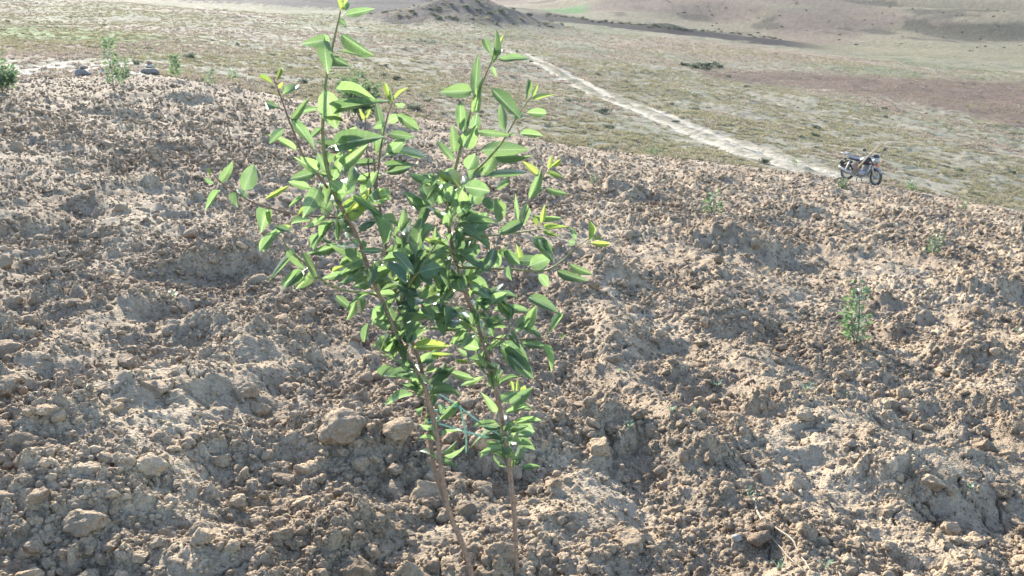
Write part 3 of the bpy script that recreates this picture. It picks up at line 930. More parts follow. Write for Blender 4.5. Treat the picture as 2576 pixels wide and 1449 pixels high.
def foliage_mesh(name, seed, n, rx, rz, ll, lw, mat, base=0.0):
    """many small leaves through an uneven rounded volume"""
    r_ = random.Random(seed); v, f = [], []
    cl = [(r_.gauss(0, 0.45) * rx, r_.gauss(0, 0.45) * rx, r_.uniform(0.15, 0.8) * rz, r_.uniform(0.3, 0.6)) for _ in range(7)]
    for _ in range(n):
        cx_, cy_, cz_, cr_ = r_.choice(cl)
        c = Vector((cx_ + r_.gauss(0, cr_ * rx * 0.5), cy_ + r_.gauss(0, cr_ * rx * 0.5), max(0.02, base + cz_ + r_.gauss(0, cr_ * rz * 0.4))))
        d = Vector((c.x, c.y, rz * 0.8)) + Vector((r_.gauss(0, 0.5), r_.gauss(0, 0.5), r_.gauss(0, 0.4))) * rx
        d.normalize(); s = d.cross(Vector((r_.gauss(0, 1), r_.gauss(0, 1), r_.gauss(0, 1)))).normalized()
        q = ll * r_.uniform(0.6, 1.2); k = len(v)
        v += [c, c + d * q * 0.5 + s * lw, c + d * q, c + d * q * 0.5 - s * lw]
        f.append((k, k + 1, k + 2, k + 3))
    me = bpy.data.meshes.new(name); me.from_pydata(v, [], f); me.materials.append(mat); me.update()
    return me
shr = [foliage_mesh('shrub', 860 + i, 260, 0.5, 0.55, 0.22, 0.05, M['shrub']) for i in range(5)]
def shrub(x, y, s, label, group):
    z = float(grass_z(np.array([x]), np.array([y]))[0])
    o = bpy.data.objects.new('shrub', random.choice(shr)); COL.objects.link(o)
    o.location = (x, y, z - 0.03 * s); o.scale = (s * random.uniform(0.9, 1.5), s * random.uniform(0.9, 1.3), s * random.uniform(0.6, 1.0))
    o.rotation_euler = (0, 0, random.random() * 6.28)
    return tag(o, label, 'shrub', group)
# on the conical mound
for _ in range(95):
    a = random.random() * 6.28; r = MOUND_R * 1.05 * math.sqrt(random.random())
    shrub(MOUND_X + 1.15 * r * math.cos(a), MOUND_Y + r * math.sin(a), random.uniform(0.5, 0.95), 'low dark shrub on the dark conical mound above the grassland', 'shrubs on the conical mound')
# along the dark tilled strip
for k in range(46):
    u = 545 + k * 5.2 + random.uniform(-2, 2); v = np.interp(u, [512, 600, 700, 800], [12, 22, 31, 42]) + random.uniform(-1.2, 1.2)
    g = ground_hit(u, v, grass_z)
    if g.y > 190: shrub(g.x, g.y, random.uniform(0.7, 1.5), 'dark shrub in the row along the tilled strip in the valley', 'shrubs along the valley strip')
# dotted over the slope
for (u, v, s) in ((690, 67, 1.3), (700, 66, 1.5), (710, 67, 1.4), (720, 68, 1.2), (695, 69, 1.1), (705, 70, 1.0), (715, 66, 1.2), (683, 66, 0.9)):
    g = ground_hit(u, v, grass_z); shrub(g.x, g.y, s * 0.8, 'grey-green bush in the clump beside the red-brown strip', 'clump of bushes beside the red strip')
for _ in range(120):
    u = random.uniform(0, 1024); v = random.uniform(10, 190)
    g = ground_hit(u, v, grass_z)
    if g.y < edge_y(g.x / g.y) * 1.06 or g.y > 190: continue
    shrub(g.x, g.y, random.uniform(0.2, 0.5), 'small grey-green shrub dotted on the open grassland slope', 'shrubs dotted on the grassland')
for _ in range(110):
    u = random.uniform(640, 1024); v = random.uniform(0, 52)
    g = ground_hit(u, v, grass_z)
    if g.y < 260: continue
    shrub(g.x, g.y, random.uniform(0.4, 1.0), 'dark scrub bush on the distant hillside across the valley', 'scrub on the far hillside')

# ------------------------------------------------------------------ leaves
def leaf_mesh(name, seed, mat, fold, curl, twist, shape):
    shape *= 0.95
    r_ = random.Random(seed); v, f = [], []
    nt_ = 8
    for i in range(nt_ + 1):
        t = i / nt_
        w = 0.5 * (max(t, 0.0) ** shape) * (1 - t) ** 0.95 / ((shape / (shape + 0.95)) ** shape * (0.95 / (shape + 0.95)) ** 0.95)
        if i == 0: w = 0.02
        if i == nt_: w = 0.006
        tw = twist * (t - 0.3)
        wav = 0.03 * math.sin(t * 11 + seed)
        for j in (-2, -1, 0, 1, 2):
            xx = w * j / 2
            zz = fold * abs(xx) + (wav if abs(j) == 2 else 0)
            X = xx * math.cos(tw) - zz * math.sin(tw); Z = xx * math.sin(tw) + zz * math.cos(tw)
            v.append((X, t - curl * 0.25 * t * t, Z - curl * t * t * 0.45))
    for i in range(nt_):
        for j in range(4):
            a = i * 5 + j
            f.append((a, a + 1, a + 6, a + 5))
    # leaf stalk
    k = len(v)
    for yy, zz in ((0.02, 0.0), (-0.10, -0.015), (-0.24, -0.06)):
        v += [(-0.022, yy, zz), (0.022, yy, zz), (0.0, yy, zz + 0.018)]
    for i in range(2):
        for j in range(3):
            a = k + i * 3 + j; b = k + i * 3 + (j + 1) % 3
            f.append((a, b, b + 3, a + 3))
    me = bpy.data.meshes.new(name); me.from_pydata(v, [], f)
    me.polygons.foreach_set('use_smooth', [True] * len(me.polygons)); me.materials.append(mat); me.update()
    return me
LM = [leaf_mesh('leaf', 900 + i, M['leaf' if i % 3 else 'leaf_shaded'], random.uniform(0.15, 0.9), random.uniform(0.05, 0.9), random.uniform(-0.7, 0.7), random.uniform(0.5, 0.8)) for i in range(24)]
LYG = [leaf_mesh('leaf', 950 + i, M['leaf_young_lit'], random.uniform(0.4, 1.1), random.uniform(0.0, 0.5), random.uniform(-0.4, 0.4), random.uniform(0.55, 0.8)) for i in range(8)]
VIEW = Vector((0, 0, CAMZ))

def put_leaf(root, base, tip, width, young=False, roll=None):
    d = tip - base; L = d.length
    if L < 0.004: return
    d.normalize()
    n0 = VIEW - base; n0 = (n0 - d * n0.dot(d)).normalized()
    if n0.z < 0: pass
    rl = random.gauss(0, 0.35) if roll is None else roll
    n = Matrix.Rotation(rl, 3, d) @ n0
    if random.random() < 0.55 and n.z < 0: n = -n
    x = d.cross(n).normalized(); n = x.cross(d).normalized()
    L *= 1.22; width *= 0.98 * random.uniform(0.85, 1.15)
    o = bpy.data.objects.new('leaf', random.choice(LYG if young else LM)); COL.objects.link(o)
    m = Matrix((( x.x * width, d.x * L, n.x * L * 0.8, base.x), (x.y * width, d.y * L, n.y * L * 0.8, base.y), (x.z * width, d.z * L, n.z * L * 0.8, base.z), (0, 0, 0, 1)))
    o.parent = root
    o.matrix_local = Matrix.Translation(-root.location) @ m
    return o

def stem(root, name, pts, r0, r1, mat, knob=0.12, sides=8):
    pc = catmull(pts, 6)
    v, f = tube_data([p - root.location for p in pc], (r0, r1), sides, knob, int(pts[0][0] * 1000) + len(pts))
    return mesh_obj(name, v, f, mat, root), pc

def A(X, Y): return 250 + X / 5.797, Y / 5.797                # enlarged upper view of the crown
def B(X, Y): return 250 + X / 5.797, 200 + Y / 5.797          # enlarged lower view of the crown
def T(X, Y): return X / 2.5156, Y / 2.5156                    # whole view
def Cc(X, Y): return 300 + X / 7.209, 375 + Y / 7.209         # enlarged view of the stems
def D(X, Y): return X / 10.06, 144 + Y / 10.06

gl = float(field_low(np.array([0.0]), np.array([TREE_Y]))[0])
def to_ground(u, v, y):
    """point where a stem leaves the ground, a little under the soil"""
    p = P(u, v, y); p.z = float(field_z(np.array([p.x]), np.array([y]))[0]) - 0.03
    return p

def grow(root, pts, leaf_list):
    pass

# ---------------- left, forked sapling
def path(fn, pts, y0, y1):
    n = len(pts) - 1
    return [P(*fn(*p), y0 + (y1 - y0) * i / n) for i, p in enumerate(pts)]
lb = to_ground(475, 585, 2.34)
left = empty('sapling', lb)
tag(left, 'forked leafy sapling with two tied brown stems and the tallest bare leader', 'sapling')
_, tr1 = stem(left, 'trunk', [lb] + path(T, [(1185, 1440), (1160, 1360), (1130, 1290), (1112, 1190), (1092, 1060), (1062, 960), (1012, 870), (966, 770), (932, 690), (900, 600), (850, 505)], 2.34, 2.22), 0.0088, 0.0046, M['bark_pale'], 0.26, 10)
_, tr2 = stem(left, 'branch', path(T, [(1122, 1262), (1094, 1185), (1080, 1090), (1076, 1010), (1052, 900), (1012, 800), (985, 690), (965, 590), (950, 480), (940, 400)], 2.325, 2.40), 0.0078, 0.0035, M['bark'], 0.10)
_, ld = stem(left, 'branch', path(T, [(872, 545), (842, 490), (818, 400), (812, 320), (818, 220), (836, 120), (852, 50), (862, 2)], 2.235, 2.16), 0.0062, 0.0016, M['twig'])
_, s1 = stem(left, 'branch', path(A, [(450, 1090), (385, 1000), (315, 915), (260, 780), (220, 680), (185, 580), (150, 490), (137, 455)], 2.23, 2.12), 0.0038, 0.0012, M['bark'])
_, s2b = stem(left, 'branch', path(A, [(720, 1120), (740, 1000), (760, 850), (790, 700), (812, 630), (826, 585)], 2.40, 2.42), 0.0036, 0.0012, M['bark'])
_, s3b = stem(left, 'branch', path(A, [(700, 1150), (690, 1000), (675, 860), (668, 700), (668, 640)], 2.42, 2.5), 0.0032, 0.0012, M['bark'])
_, b2 = stem(left, 'branch', path(A, [(560, 1280), (490, 1262), (330, 1250), (150, 1215), (0, 1165), (-70, 1120), (-160, 1062), (-212, 1010)], 2.26, 2.10), 0.0036, 0.0012, M['bark'])
_, b3 = stem(left, 'branch', path(B, [(745, 560), (690, 540), (560, 525), (450, 485), (380, 430), (310, 360), (230, 290), (165, 195)], 2.28, 2.10), 0.0040, 0.0012, M['twig'])
_, b7 = stem(left, 'branch', path(B, [(860, 640), (880, 570), (930, 480), (990, 400), (1050, 300), (1090, 240)], 2.30, 2.16), 0.0046, 0.002, M['twig'])

# leaves traced one by one: (base, tip, width in the enlarged view, flag set on young leaves and on sunlit ones)
LA = [((535, 50), (505, -15), 26, 1), ((540, 40), (562, -22), 24, 1), ((546, 62), (577, 8), 28, 0), ((550, 85), (700, 55), 38, 1), ((518, 108), (552, 146), 28, 0),
      ((432, 232), (337, 250), 75, 0), ((452, 255), (428, 195), 34, 0), ((432, 235), (440, 392), 66, 0), ((535, 203), (690, 312), 70, 0), ((525, 300), (690, 318), 52, 1),
      ((466, 320), (562, 376), 62, 0), ((140, 490), (50, 443), 24, 1), ((150, 476), (182, 393), 27, 1), ((165, 512), (190, 480), 22, 1), ((188, 546), (284, 478), 44, 1),
      ((166, 622), (75, 588), 42, 1), ((242, 690), (330, 584), 34, 0), ((275, 652), (390, 622), 42, 1), ((240, 690), (370, 842), 66, 0), ((197, 744), (118, 822), 48, 1),
      ((272, 872), (122, 775), 36, 1), ((415, 745), (350, 792), 30, 0), ((432, 520), (492, 728), 104, 0), ((500, 515), (722, 576), 46, 0), ((510, 628), (738, 592), 70, 0),
      ((416, 678), (548, 702), 24, 1), ((826, 590), (785, 483), 32, 1), ((830, 582), (902, 518), 18, 1), ((820, 604), (803, 535), 28, 1), ((840, 600), (898, 612), 34, 0),
      ((776, 800), (735, 618), 50, 0), ((850, 660), (962, 742), 54, 0), ((800, 702), (866, 676), 44, 0), ((792, 722), (705, 730), 42, 1), ((805, 775), (934, 790), 44, 0),
      ((668, 692), (638, 640), 26, 1), ((666, 692), (695, 632), 24, 1), ((505, 832), (614, 744), 58, 0), ((500, 840), (712, 786), 96, 0), ((596, 892), (590, 798), 30, 1),
      ((540, 962), (664, 848), 64, 0), ((610, 946), (738, 938), 38, 1), ((520, 1000), (513, 848), 50, 0), ((742, 900), (782, 788), 56, 0), ((790, 900), (888, 813), 62, 0),
      ((790, 882), (992, 906), 44, 0), ((392, 985), (286, 925), 72, 1), ((380, 1000), (238, 1035), 52, 0), ((352, 1092), (236, 1052), 50, 1), ((480, 1020), (404, 998), 30, 0),
      ((790, 960), (918, 945), 40, 0), ((784, 1000), (946, 965), 56, 0), ((700, 1050), (620, 1020), 60, 0), ((620, 1040), (756, 1020), 58, 0), ((90, 1152), (218, 1082), 30, 1),
      ((302, 1140), (240, 1185), 32, 0), ((398, 1090), (338, 1225), 96, 0), ((106, 1215), (58, 1328), 80, 1), ((100, 1215), (112, 1292), 24, 1), ((276, 1246), (328, 1203), 28, 1),
      ((420, 1240), (470, 1170), 60, 0), ((235, 1300), (345, 1268), 44, 1), ((235, 1345), (160, 1320), 38, 1), ((130, 1360), (60, 1449), 52, 1), ((560, 1120), (470, 1050), 70, 0),
      ((600, 1160), (740, 1250), 40, 0), ((540, 1180), (470, 1110), 66, 0), ((640, 1120), (700, 1060), 66, 0), ((720, 1150), (830, 1110), 66, 0), ((690, 1120), (800, 1150), 70, 0),
      ((480, 1050), (500, 960), 50, 0), ((560, 1060), (620, 960), 60, 0), ((440, 990), (400, 900), 62, 0), ((450, 960), (470, 860), 60, 0)]
LD = [((2220, 390), (2322, 203), 84, 1), ((2150, 397), (2052, 348), 52, 1), ((2122, 350), (2083, 250), 30, 1), ((2210, 465), (2083, 632), 74, 1), ((2450, 470), (2542, 238), 134, 0), ((2492, 542), (2352, 428), 60, 0), ((2372, 482), (2376, 612), 96, 0)]
LB = [((226, 290), (302, 382), 60, 0), ((216, 335), (124, 447), 38, 1), ((312, 410), (194, 492), 66, 0), ((302, 415), (213, 497), 42, 0), ((346, 405), (284, 522), 50, 1),
      ((312, 312), (384, 442), 34, 0), ((122, 210), (58, 288), 54, 1), ((236, 152), (164, 166), 32, 1), ((204, 150), (62, 292), 44, 0), ((496, 550), (574, 622), 44, 0), ((612, 590), (563, 697), 38, 1),
      ((636, 566), (642, 642), 44, 1), ((688, 712), (653, 827), 44, 1), ((510, 260), (350, 310), 62, 0), ((410, 190), (350, 290), 60, 1), ((545, 380), (482, 412), 30, 1), ((600, 340), (520, 400), 46, 1),
      ((560, 430), (438, 445), 40, 0), ((660, 400), (540, 440), 80, 0), ((640, 360), (560, 310), 50, 1), ((700, 460), (610, 500), 66, 0), ((770, 600), (720, 700), 56, 0), ((850, 760), (835, 890), 60, 0),
      ((790, 680), (700, 720), 48, 0), ((840, 640), (950, 600), 60, 0), ((880, 700), (990, 720), 66, 0), ((900, 600), (1000, 540), 70, 0), ((960, 560), (1090, 500), 70, 0), ((980, 590), (1100, 700), 44, 0),
      ((900, 560), (960, 420), 90, 0), ((940, 430), (1000, 300), 110, 0), ((960, 330), (990, 130), 90, 0), ((1040, 310), (1110, 260), 50, 0), ((980, 420), (1100, 380), 90, 0), ((1000, 250), (1060, 150), 44, 0),
      ((1000, 940), (1112, 843), 64, 0), ((942, 985), (868, 930), 66, 0), ((1168, 1000), (1286, 1032), 46, 0), ((1090, 1000), (1168, 984), 54, 0), ((1040, 1072), (1134, 1038), 66, 0), ((1060, 912), (1152, 894), 32, 1),
      ((950, 1040), (878, 1113), 26, 0), ((1000, 1200), (938, 1258), 46, 0), ((1082, 1130), (1040, 1162), 26, 1), ((1100, 1180), (1122, 1242), 52, 0), ((1010, 1000), (1060, 950), 50, 0), ((980, 880), (930, 820), 40, 0),
      ((1020, 1060), (980, 1130), 52, 0), ((990, 950), (1060, 890), 56, 0), ((1040, 1130), (1120, 1100), 46, 0), ((1046, 1030), (1110, 985), 56, 0), ((890, 820), (960, 770), 60, 0), ((1000, 790), (1030, 860), 40, 0),
      ((920, 700), (1010, 640), 50, 1), ((930, 680), (1060, 660), 46, 0), ((1010, 1300), (1040, 1265), 22, 1), ((1008, 1260), (1040, 1240), 22, 1)]
def near_path(p, paths):
    best = None
    for pc in paths:
        for c in pc:
            u, v = proj(c.x, c.y, c.z)
            d = (u - p[0]) ** 2 + (v - p[1]) ** 2
            if best is None or d < best[0]: best = (d, c.y)
    return best[1], math.sqrt(best[0])

def traced(root, lst, fn, paths, scale):
    for (b, t, w, yg) in lst:
        bu, tu = fn(*b), fn(*t)
        y, dist = near_path(bu, paths)
        y += random.gauss(0, 0.012)
        bp = P(*bu, y)
        tp = P(*tu, y + random.gauss(-0.01, 0.03))
        wid = w / scale * y / F * 1.12
        o = put_leaf(root, bp, tp, wid, bool(yg) and w <= 34, random.gauss(0, 0.25))

PL = [tr1, tr2, ld, s1, s2b, s3b, b2, b3, b7]
traced(left, LA, A, PL, 5.797); traced(left, LB, B, PL, 5.797); traced(left, LD, D, PL, 10.06)

def random_leaves(root, pc, n, t0, t1, length, spread, young=0.0, side=1.0):
    for _ in range(n):
        t = random.uniform(t0, t1) * (len(pc) - 1); i = min(int(t), len(pc) - 2)
        p = pc[i].lerp(pc[i + 1], t - i)
        ax = (pc[i + 1] - pc[i]).normalized()
        a = random.random() * 6.283
        u = ax.orthogonal().normalized(); w = ax.cross(u)
        out = u * math.cos(a) + w * math.sin(a)
        d = (out * spread + ax * random.uniform(0.1, 0.9) + Vector((0, 0, random.uniform(-0.25, 0.25)))).normalized()
        L = length * random.uniform(0.6, 1.15)
        base = p + d * L * 0.22
        n_ = put_leaf(root, base, base + d * L, L * random.uniform(0.29, 0.40), random.random() < young, random.uniform(-1.4, 1.4))
# side twigs through the crowded middle of the crown
def side_twigs(root, pc, n, t0, t1, length, leaves, young=0.03):
    for k in range(n):
        t = (t0 + (t1 - t0) * (k + random.random()) / n) * (len(pc) - 1); i = min(int(t), len(pc) - 2)
        p = pc[i].lerp(pc[i + 1], t - i)
        a = random.random() * 6.283
        d = Vector((math.cos(a), math.sin(a) * 0.8, random.uniform(0.2, 0.9))).normalized()
        L = length * random.uniform(0.5, 1.1)
        _, tw = stem(root, 'branch', [p, p + d * L * 0.5, p + d * L + Vector((0, 0, L * 0.2))], 0.0024, 0.0009, M['twig'], 0.1, 6)
        random_leaves(root, tw, leaves, 0.25, 1.0, 0.088, 1.0, young)
side_twigs(left, tr1, 9, 0.50, 0.99, 0.13, 6)
side_twigs(left, tr2, 7, 0.45, 0.95, 0.13, 6)
random_leaves(left, tr1, 44, 0.50, 0.98, 0.077, 1.1)
random_leaves(left, tr1, 12, 0.38, 0.50, 0.075, 1.2)

# ---------------- right, single stemmed sapling
rb = to_ground(520, 588, 2.42)
right = empty('sapling', rb)
tag(right, 'single stemmed leafy sapling with a low tuft of leaves above its bare base', 'sapling')
_, tr3 = stem(right, 'trunk', [rb] + path(T, [(1300, 1430), (1296, 1340), (1290, 1250), (1275, 1130), (1262, 1050), (1245, 970), (1218, 870), (1192, 790), (1165, 720), (1142, 640), (1128, 560), (1132, 480)], 2.42, 2.30), 0.0082, 0.0048, M['bark_pale'], 0.26, 10)
_, ld3 = stem(right, 'branch', path(A, [(1140, 1230), (1155, 1180), (1175, 1050), (1215, 880), (1250, 750), (1290, 620), (1340, 500), (1385, 390), (1412, 328)], 2.30, 2.16), 0.0056, 0.0016, M['twig'])
_, s4 = stem(right, 'branch', path(A, [(1290, 1010), (1380, 920), (1450, 840), (1500, 760), (1540, 690), (1600, 600), (1642, 545)], 2.28, 2.20), 0.0034, 0.0012, M['twig'])
_, s5 = stem(right, 'branch', path(A, [(1560, 1335), (1590, 1270), (1615, 1200), (1640, 1130), (1690, 1040), (1732, 960)], 2.30, 2.28), 0.0028, 0.0011, M['bark'])
_, b1 = stem(right, 'branch', path(A, [(1180, 1400), (1340, 1372), (1500, 1355), (1640, 1335), (1725, 1320)], 2.30, 2.16), 0.0036, 0.0012, M['twig'])
_, b4 = stem(right, 'branch', path(B, [(1190, 390), (1330, 395), (1500, 400), (1690, 412), (1800, 360), (1870, 290), (1962, 225)], 2.32, 2.12), 0.0040, 0.0012, M['twig'])
_, b5 = stem(right, 'branch', path(B, [(1320, 790), (1500, 808), (1700, 805), (1882, 826)], 2.36, 2.20), 0.0034, 0.0011, M['bark'])
_, b6 = stem(right, 'branch', path(B, [(1450, 1380), (1490, 1320), (1530, 1290), (1560, 1300)], 2.39, 2.34), 0.003, 0.001, M['twig'])
RA = [((1400, 320), (1343, 188), 38, 1), ((1406, 322), (1430, 198), 42, 0), ((1415, 332), (1462, 222), 24, 1), ((1400, 372), (1462, 268), 44, 0), ((1440, 346), (1608, 330), 50, 1), ((1402, 382), (1427, 442), 26, 0),
      ((1286, 526), (1113, 530), 78, 0), ((1302, 572), (1320, 352), 60, 0), ((1310, 642), (1342, 478), 46, 1), ((1225, 762), (1214, 543), 60, 0), ((1402, 516), (1547, 667), 66, 0), ((1236, 762), (1236, 638), 66, 0),
      ((1300, 762), (1312, 662), 66, 0), ((1182, 882), (1180, 748), 66, 0), ((1232, 852), (1302, 748), 84, 0), ((1182, 932), (1083, 812), 42, 1), ((1312, 762), (1512, 780), 40, 0), ((1604, 582), (1620, 453), 34, 0),
      ((1635, 562), (1662, 498), 25, 1), ((1645, 580), (1737, 548), 28, 1), ((1602, 652), (1724, 656), 50, 1), ((1478, 762), (1454, 612), 54, 0), ((1530, 692), (1578, 656), 42, 1), ((1562, 776), (1702, 780), 46, 0),
      ((1335, 870), (1578, 866), 88, 0), ((1422, 912), (1632, 910), 40, 0), ((1342, 1020), (1432, 888), 76, 0), ((1262, 982), (1302, 898), 86, 0), ((1272, 1042), (1342, 948), 74, 1), ((1372, 1020), (1582, 1000), 40, 0),
      ((1242, 1082), (1392, 1102), 86, 0), ((1432, 1102), (1497, 1043), 38, 1), ((1726, 976), (1746, 910), 27, 1), ((1736, 972), (1798, 928), 24, 1), ((1726, 1006), (1802, 1026), 34, 1), ((1666, 1012), (1593, 943), 34, 1),
      ((1616, 1152), (1686, 998), 54, 0), ((1716, 1086), (1838, 1132), 38, 1), ((1640, 1112), (1704, 1083), 44, 0), ((1552, 1282), (1540, 1138), 28, 0), ((1582, 1312), (1602, 1188), 60, 0), ((1442, 1302), (1440, 1148), 66, 0),
      ((1432, 1232), (1358, 1148), 54, 0), ((1720, 1330), (1818, 1314), 34, 1), ((1702, 1342), (1778, 1366), 28, 1), ((1690, 1292), (1706, 1203), 28, 1), ((1666, 1312), (1643, 1258), 34, 1), ((1432, 1352), (1582, 1288), 66, 0),
      ((1652, 1372), (1748, 1452), 64, 0), ((1640, 1247), (1792, 1268), 34, 0), ((1250, 1210), (1230, 1110), 66, 0), ((1180, 1170), (1120, 1050), 66, 0), ((1110, 1180), (1060, 1060), 66, 0), ((1060, 1200), (1000, 1080), 70, 0),
      ((1330, 1240), (1230, 1300), 100, 0), ((1300, 1330), (1370, 1240), 96, 0), ((1050, 1190), (950, 1170), 60, 1), ((1200, 1240), (1290, 1160), 60, 1), ((1280, 1180), (1350, 1090), 70, 0), ((990, 1220), (900, 1120), 66, 0)]
RB = [((1962, 235), (1965, 133), 28, 1), ((1970, 246), (2088, 255), 32, 1), ((1985, 228), (2028, 204), 18, 1), ((1882, 252), (1850, 240), 40, 1), ((1890, 232), (1864, 162), 30, 0), ((1850, 366), (1978, 437), 44, 0), ((1782, 410), (1938, 472), 54, 0),
      ((1672, 430), (1747, 507), 48, 1), ((1622, 382), (1727, 338), 84, 0), ((1542, 352), (1672, 350), 64, 0), ((1532, 332), (1438, 253), 54, 0), ((1642, 222), (1747, 322), 54, 0), ((1612, 562), (1767, 642), 76, 0),
      ((1732, 772), (1807, 653), 40, 1), ((1692, 846), (1762, 978), 50, 1), ((1442, 832), (1612, 1008), 100, 0), ((1482, 832), (1600, 965), 70, 0), ((1592, 762), (1652, 636), 54, 1), ((1542, 762), (1602, 678), 60, 1),
      ((1382, 742), (1482, 698), 76, 1), ((1582, 832), (1722, 850), 44, 0), ((1802, 802), (1824, 782), 20, 1), ((1340, 610), (1420, 520), 76, 1), ((1400, 600), (1480, 540), 60, 1), ((1270, 500), (1380, 560), 60, 0), ((1200, 430), (1240, 510), 70, 0),
      ((1180, 500), (1062, 400), 46, 0), ((1170, 370), (1062, 402), 40, 0), ((1300, 780), (1160, 830), 60, 0), ((1240, 740), (1062, 745), 44, 0), ((1330, 860), (1210, 820), 70, 0), ((1210, 860), (1268, 915), 36, 1), ((1280, 930), (1190, 925), 24, 1),
      ((1502, 1182), (1624, 1103), 58, 0), ((1512, 1202), (1644, 1195), 56, 0), ((1482, 1232), (1594, 1198), 34, 0), ((1532, 1292), (1678, 1273), 44, 1), ((1522, 1302), (1644, 1335), 86, 0), ((1552, 1362), (1648, 1355), 36, 1),
      ((1540, 1352), (1535, 1283), 28, 1), ((1432, 1232), (1353, 1133), 48, 0), ((1442, 1312), (1306, 1402), 32, 1), ((1450, 1160), (1520, 1120), 44, 0), ((1470, 1180), (1500, 1110), 40, 0), ((1530, 1110), (1515, 1055), 20, 1), ((1545, 1110), (1552, 1050), 18, 1),
      ((1560, 1110), (1600, 1095), 34, 1), ((1400, 1000), (1410, 1080), 40, 0), ((1390, 1080), (1375, 1060), 24, 1), ((1420, 280), (1370, 400), 60, 0), ((1380, 330), (1300, 450), 60, 0), ((1470, 290), (1560, 370), 60, 0), ((1560, 340), (1550, 270), 34, 1),
      ((1240, 330), (1330, 260), 80, 0), ((1260, 440), (1190, 520), 60, 0), ((1500, 380), (1510, 460), 44, 1), ((1420, 390), (1440, 300), 50, 1), ((1460, 1390), (1480, 1449), 50, 0), ((1570, 1370), (1640, 1440), 40, 0), ((1540, 1380), (1600, 1449), 44, 0)]
RC = [((1432, 490), (1282, 592), 54, 0), ((1460, 510), (1528, 598), 66, 0), ((1440, 502), (1482, 438), 40, 1), ((1590, 662), (1714, 660), 46, 0), ((1550, 652), (1592, 598), 40, 1), ((1526, 672), (1536, 606), 28, 1)]
PR = [tr3, ld3, s4, s5, b1, b4, b5, b6]
traced(right, RA, A, PR, 5.797); traced(right, RB, B, PR, 5.797); traced(right, RC, Cc, PR, 7.209)
side_twigs(right, tr3, 12, 0.50, 0.99, 0.13, 6)
random_leaves(right, tr3, 50, 0.48, 0.98, 0.077, 1.1)
random_leaves(right, tr3, 22, 0.29, 0.40, 0.072, 1.2)

print('LEAVES', sum(c.name.startswith('leaf') for c in left.children), sum(c.name.startswith('leaf') for c in right.children))
# ---------------- green twine that ties the stems
def tw(pts, y0, y1):
    n = len(pts) - 1
    return [P(*Cc(*p), y0 + (y1 - y0) * i / n) for i, p in enumerate(pts)]
mb = MB()
for pts, y0, y1, r in (([(905, 90), (1015, 145), (1150, 230), (1250, 305), (1350, 375), (1450, 440), (1475, 460)], 2.30, 2.42, 0.0026),
                       ([(945, 262), (1030, 246), (1100, 228), (1150, 229)], 2.31, 2.335, 0.003),
                       ([(1152, 228), (1172, 310), (1190, 400), (1200, 480), (1196, 560)], 2.335, 2.34, 0.0026),
                       ([(920, 345), (960, 342), (1080, 375), (1190, 408), (1320, 440), (1470, 472)], 2.31, 2.405, 0.0029)):
    mb.tube(tw(pts, y0, y1), r, 6, 5)
for (u, v, y, r) in ((*Cc(955, 330), 2.325, 0.014), (*Cc(1468, 468), 2.405, 0.013)):
    p = P(u, v, y)
    mb.tube([p + Vector((math.cos(a) * r, math.sin(a) * r, 0.004 * math.sin(3 * a))) for a in np.linspace(0, 6.3, 16)], 0.003, 6)
p = P(*Cc(1152, 229), 2.333)
v_, f_ = ico(1); mb.add([p + Vector(q) * 0.0055 for q in v_], f_)
tag(mb.build('twine', M['twine']), 'pale green plastic twine tied between the two saplings with a hanging end', 'twine')

# ------------------------------------------------------------------ young saplings and weeds in the field
def small_sapling(u, v, h_px, w_px, label, group=None, seed=0, nl=200, stems=1, ll=0.055, fn=None, lean=0.0, cat='sapling', low=0.15, y=None):
    r_ = random.Random(seed)
    g = ground_hit(u, v, fn or field_z)
    h, w = h_px * g.y / F, w_px * g.y / F
    root = empty('young_sapling', g)
    tag(root, label, cat, group)
    st, V, Fc = [], [], []
    for k in range(stems):
        a = r_.random() * 6.28; sp = 0 if k == 0 else w * 0.4
        top = Vector((lean * h + math.cos(a) * sp, math.sin(a) * sp, h * (1 if k == 0 else r_.uniform(0.5, 0.9))))
        pts = catmull([Vector((0, 0, -0.03)), top * 0.4 + Vector((r_.gauss(0, 0.03) * h, 0, 0)), top], 5)
        vv, ff = tube_data(pts, (max(0.006, h * 0.012), 0.0025), 6, 0.1, seed + k)
        mesh_obj('trunk' if k == 0 else 'branch', vv, ff, M['bark'], root); st.append(pts)
    for _ in range(nl):
        pts = r_.choice(st); t = r_.uniform(low, 1.0); i = min(int(t * (len(pts) - 1)), len(pts) - 2)
        p = pts[i].lerp(pts[i + 1], t * (len(pts) - 1) - i)
        a = r_.random() * 6.28
        reach = w * 0.5 * r_.random() * (1.1 - 0.5 * t) / (1.5 if stems > 1 else 1)
        o = Vector((math.cos(a), math.sin(a), r_.uniform(0.0, 0.7)))
        c = p + o * reach
        d = (o + Vector((r_.gauss(0, 0.4), r_.gauss(0, 0.4), r_.gauss(0.2, 0.4)))).normalized()
        L = ll * r_.uniform(0.6, 1.3); s = d.cross(Vector((r_.gauss(0, 1), r_.gauss(0, 1), r_.gauss(0, 1)))).normalized() * L * 0.24
        m_ = c + d * L * 0.5 + Vector((0, 0, L * 0.06)); k = len(V)
        V += [c, m_ + s, c + d * L - Vector((0, 0, L * 0.1)), m_ - s]
        Fc.append((k, k + 1, k + 2, k + 3))
    mesh_obj('crown', V, Fc, M['leaf_small'], root, False)
    return root
small_sapling(856, 346, 68, 30, 'slim bushy young sapling among the heaps of brown soil', None, 1, 230, 2, 0.05, lean=-0.06)
small_sapling(933, 255, 24, 22, 'low loose young sapling on bare brown soil right of the rest', None, 2, 130, 3, 0.05)
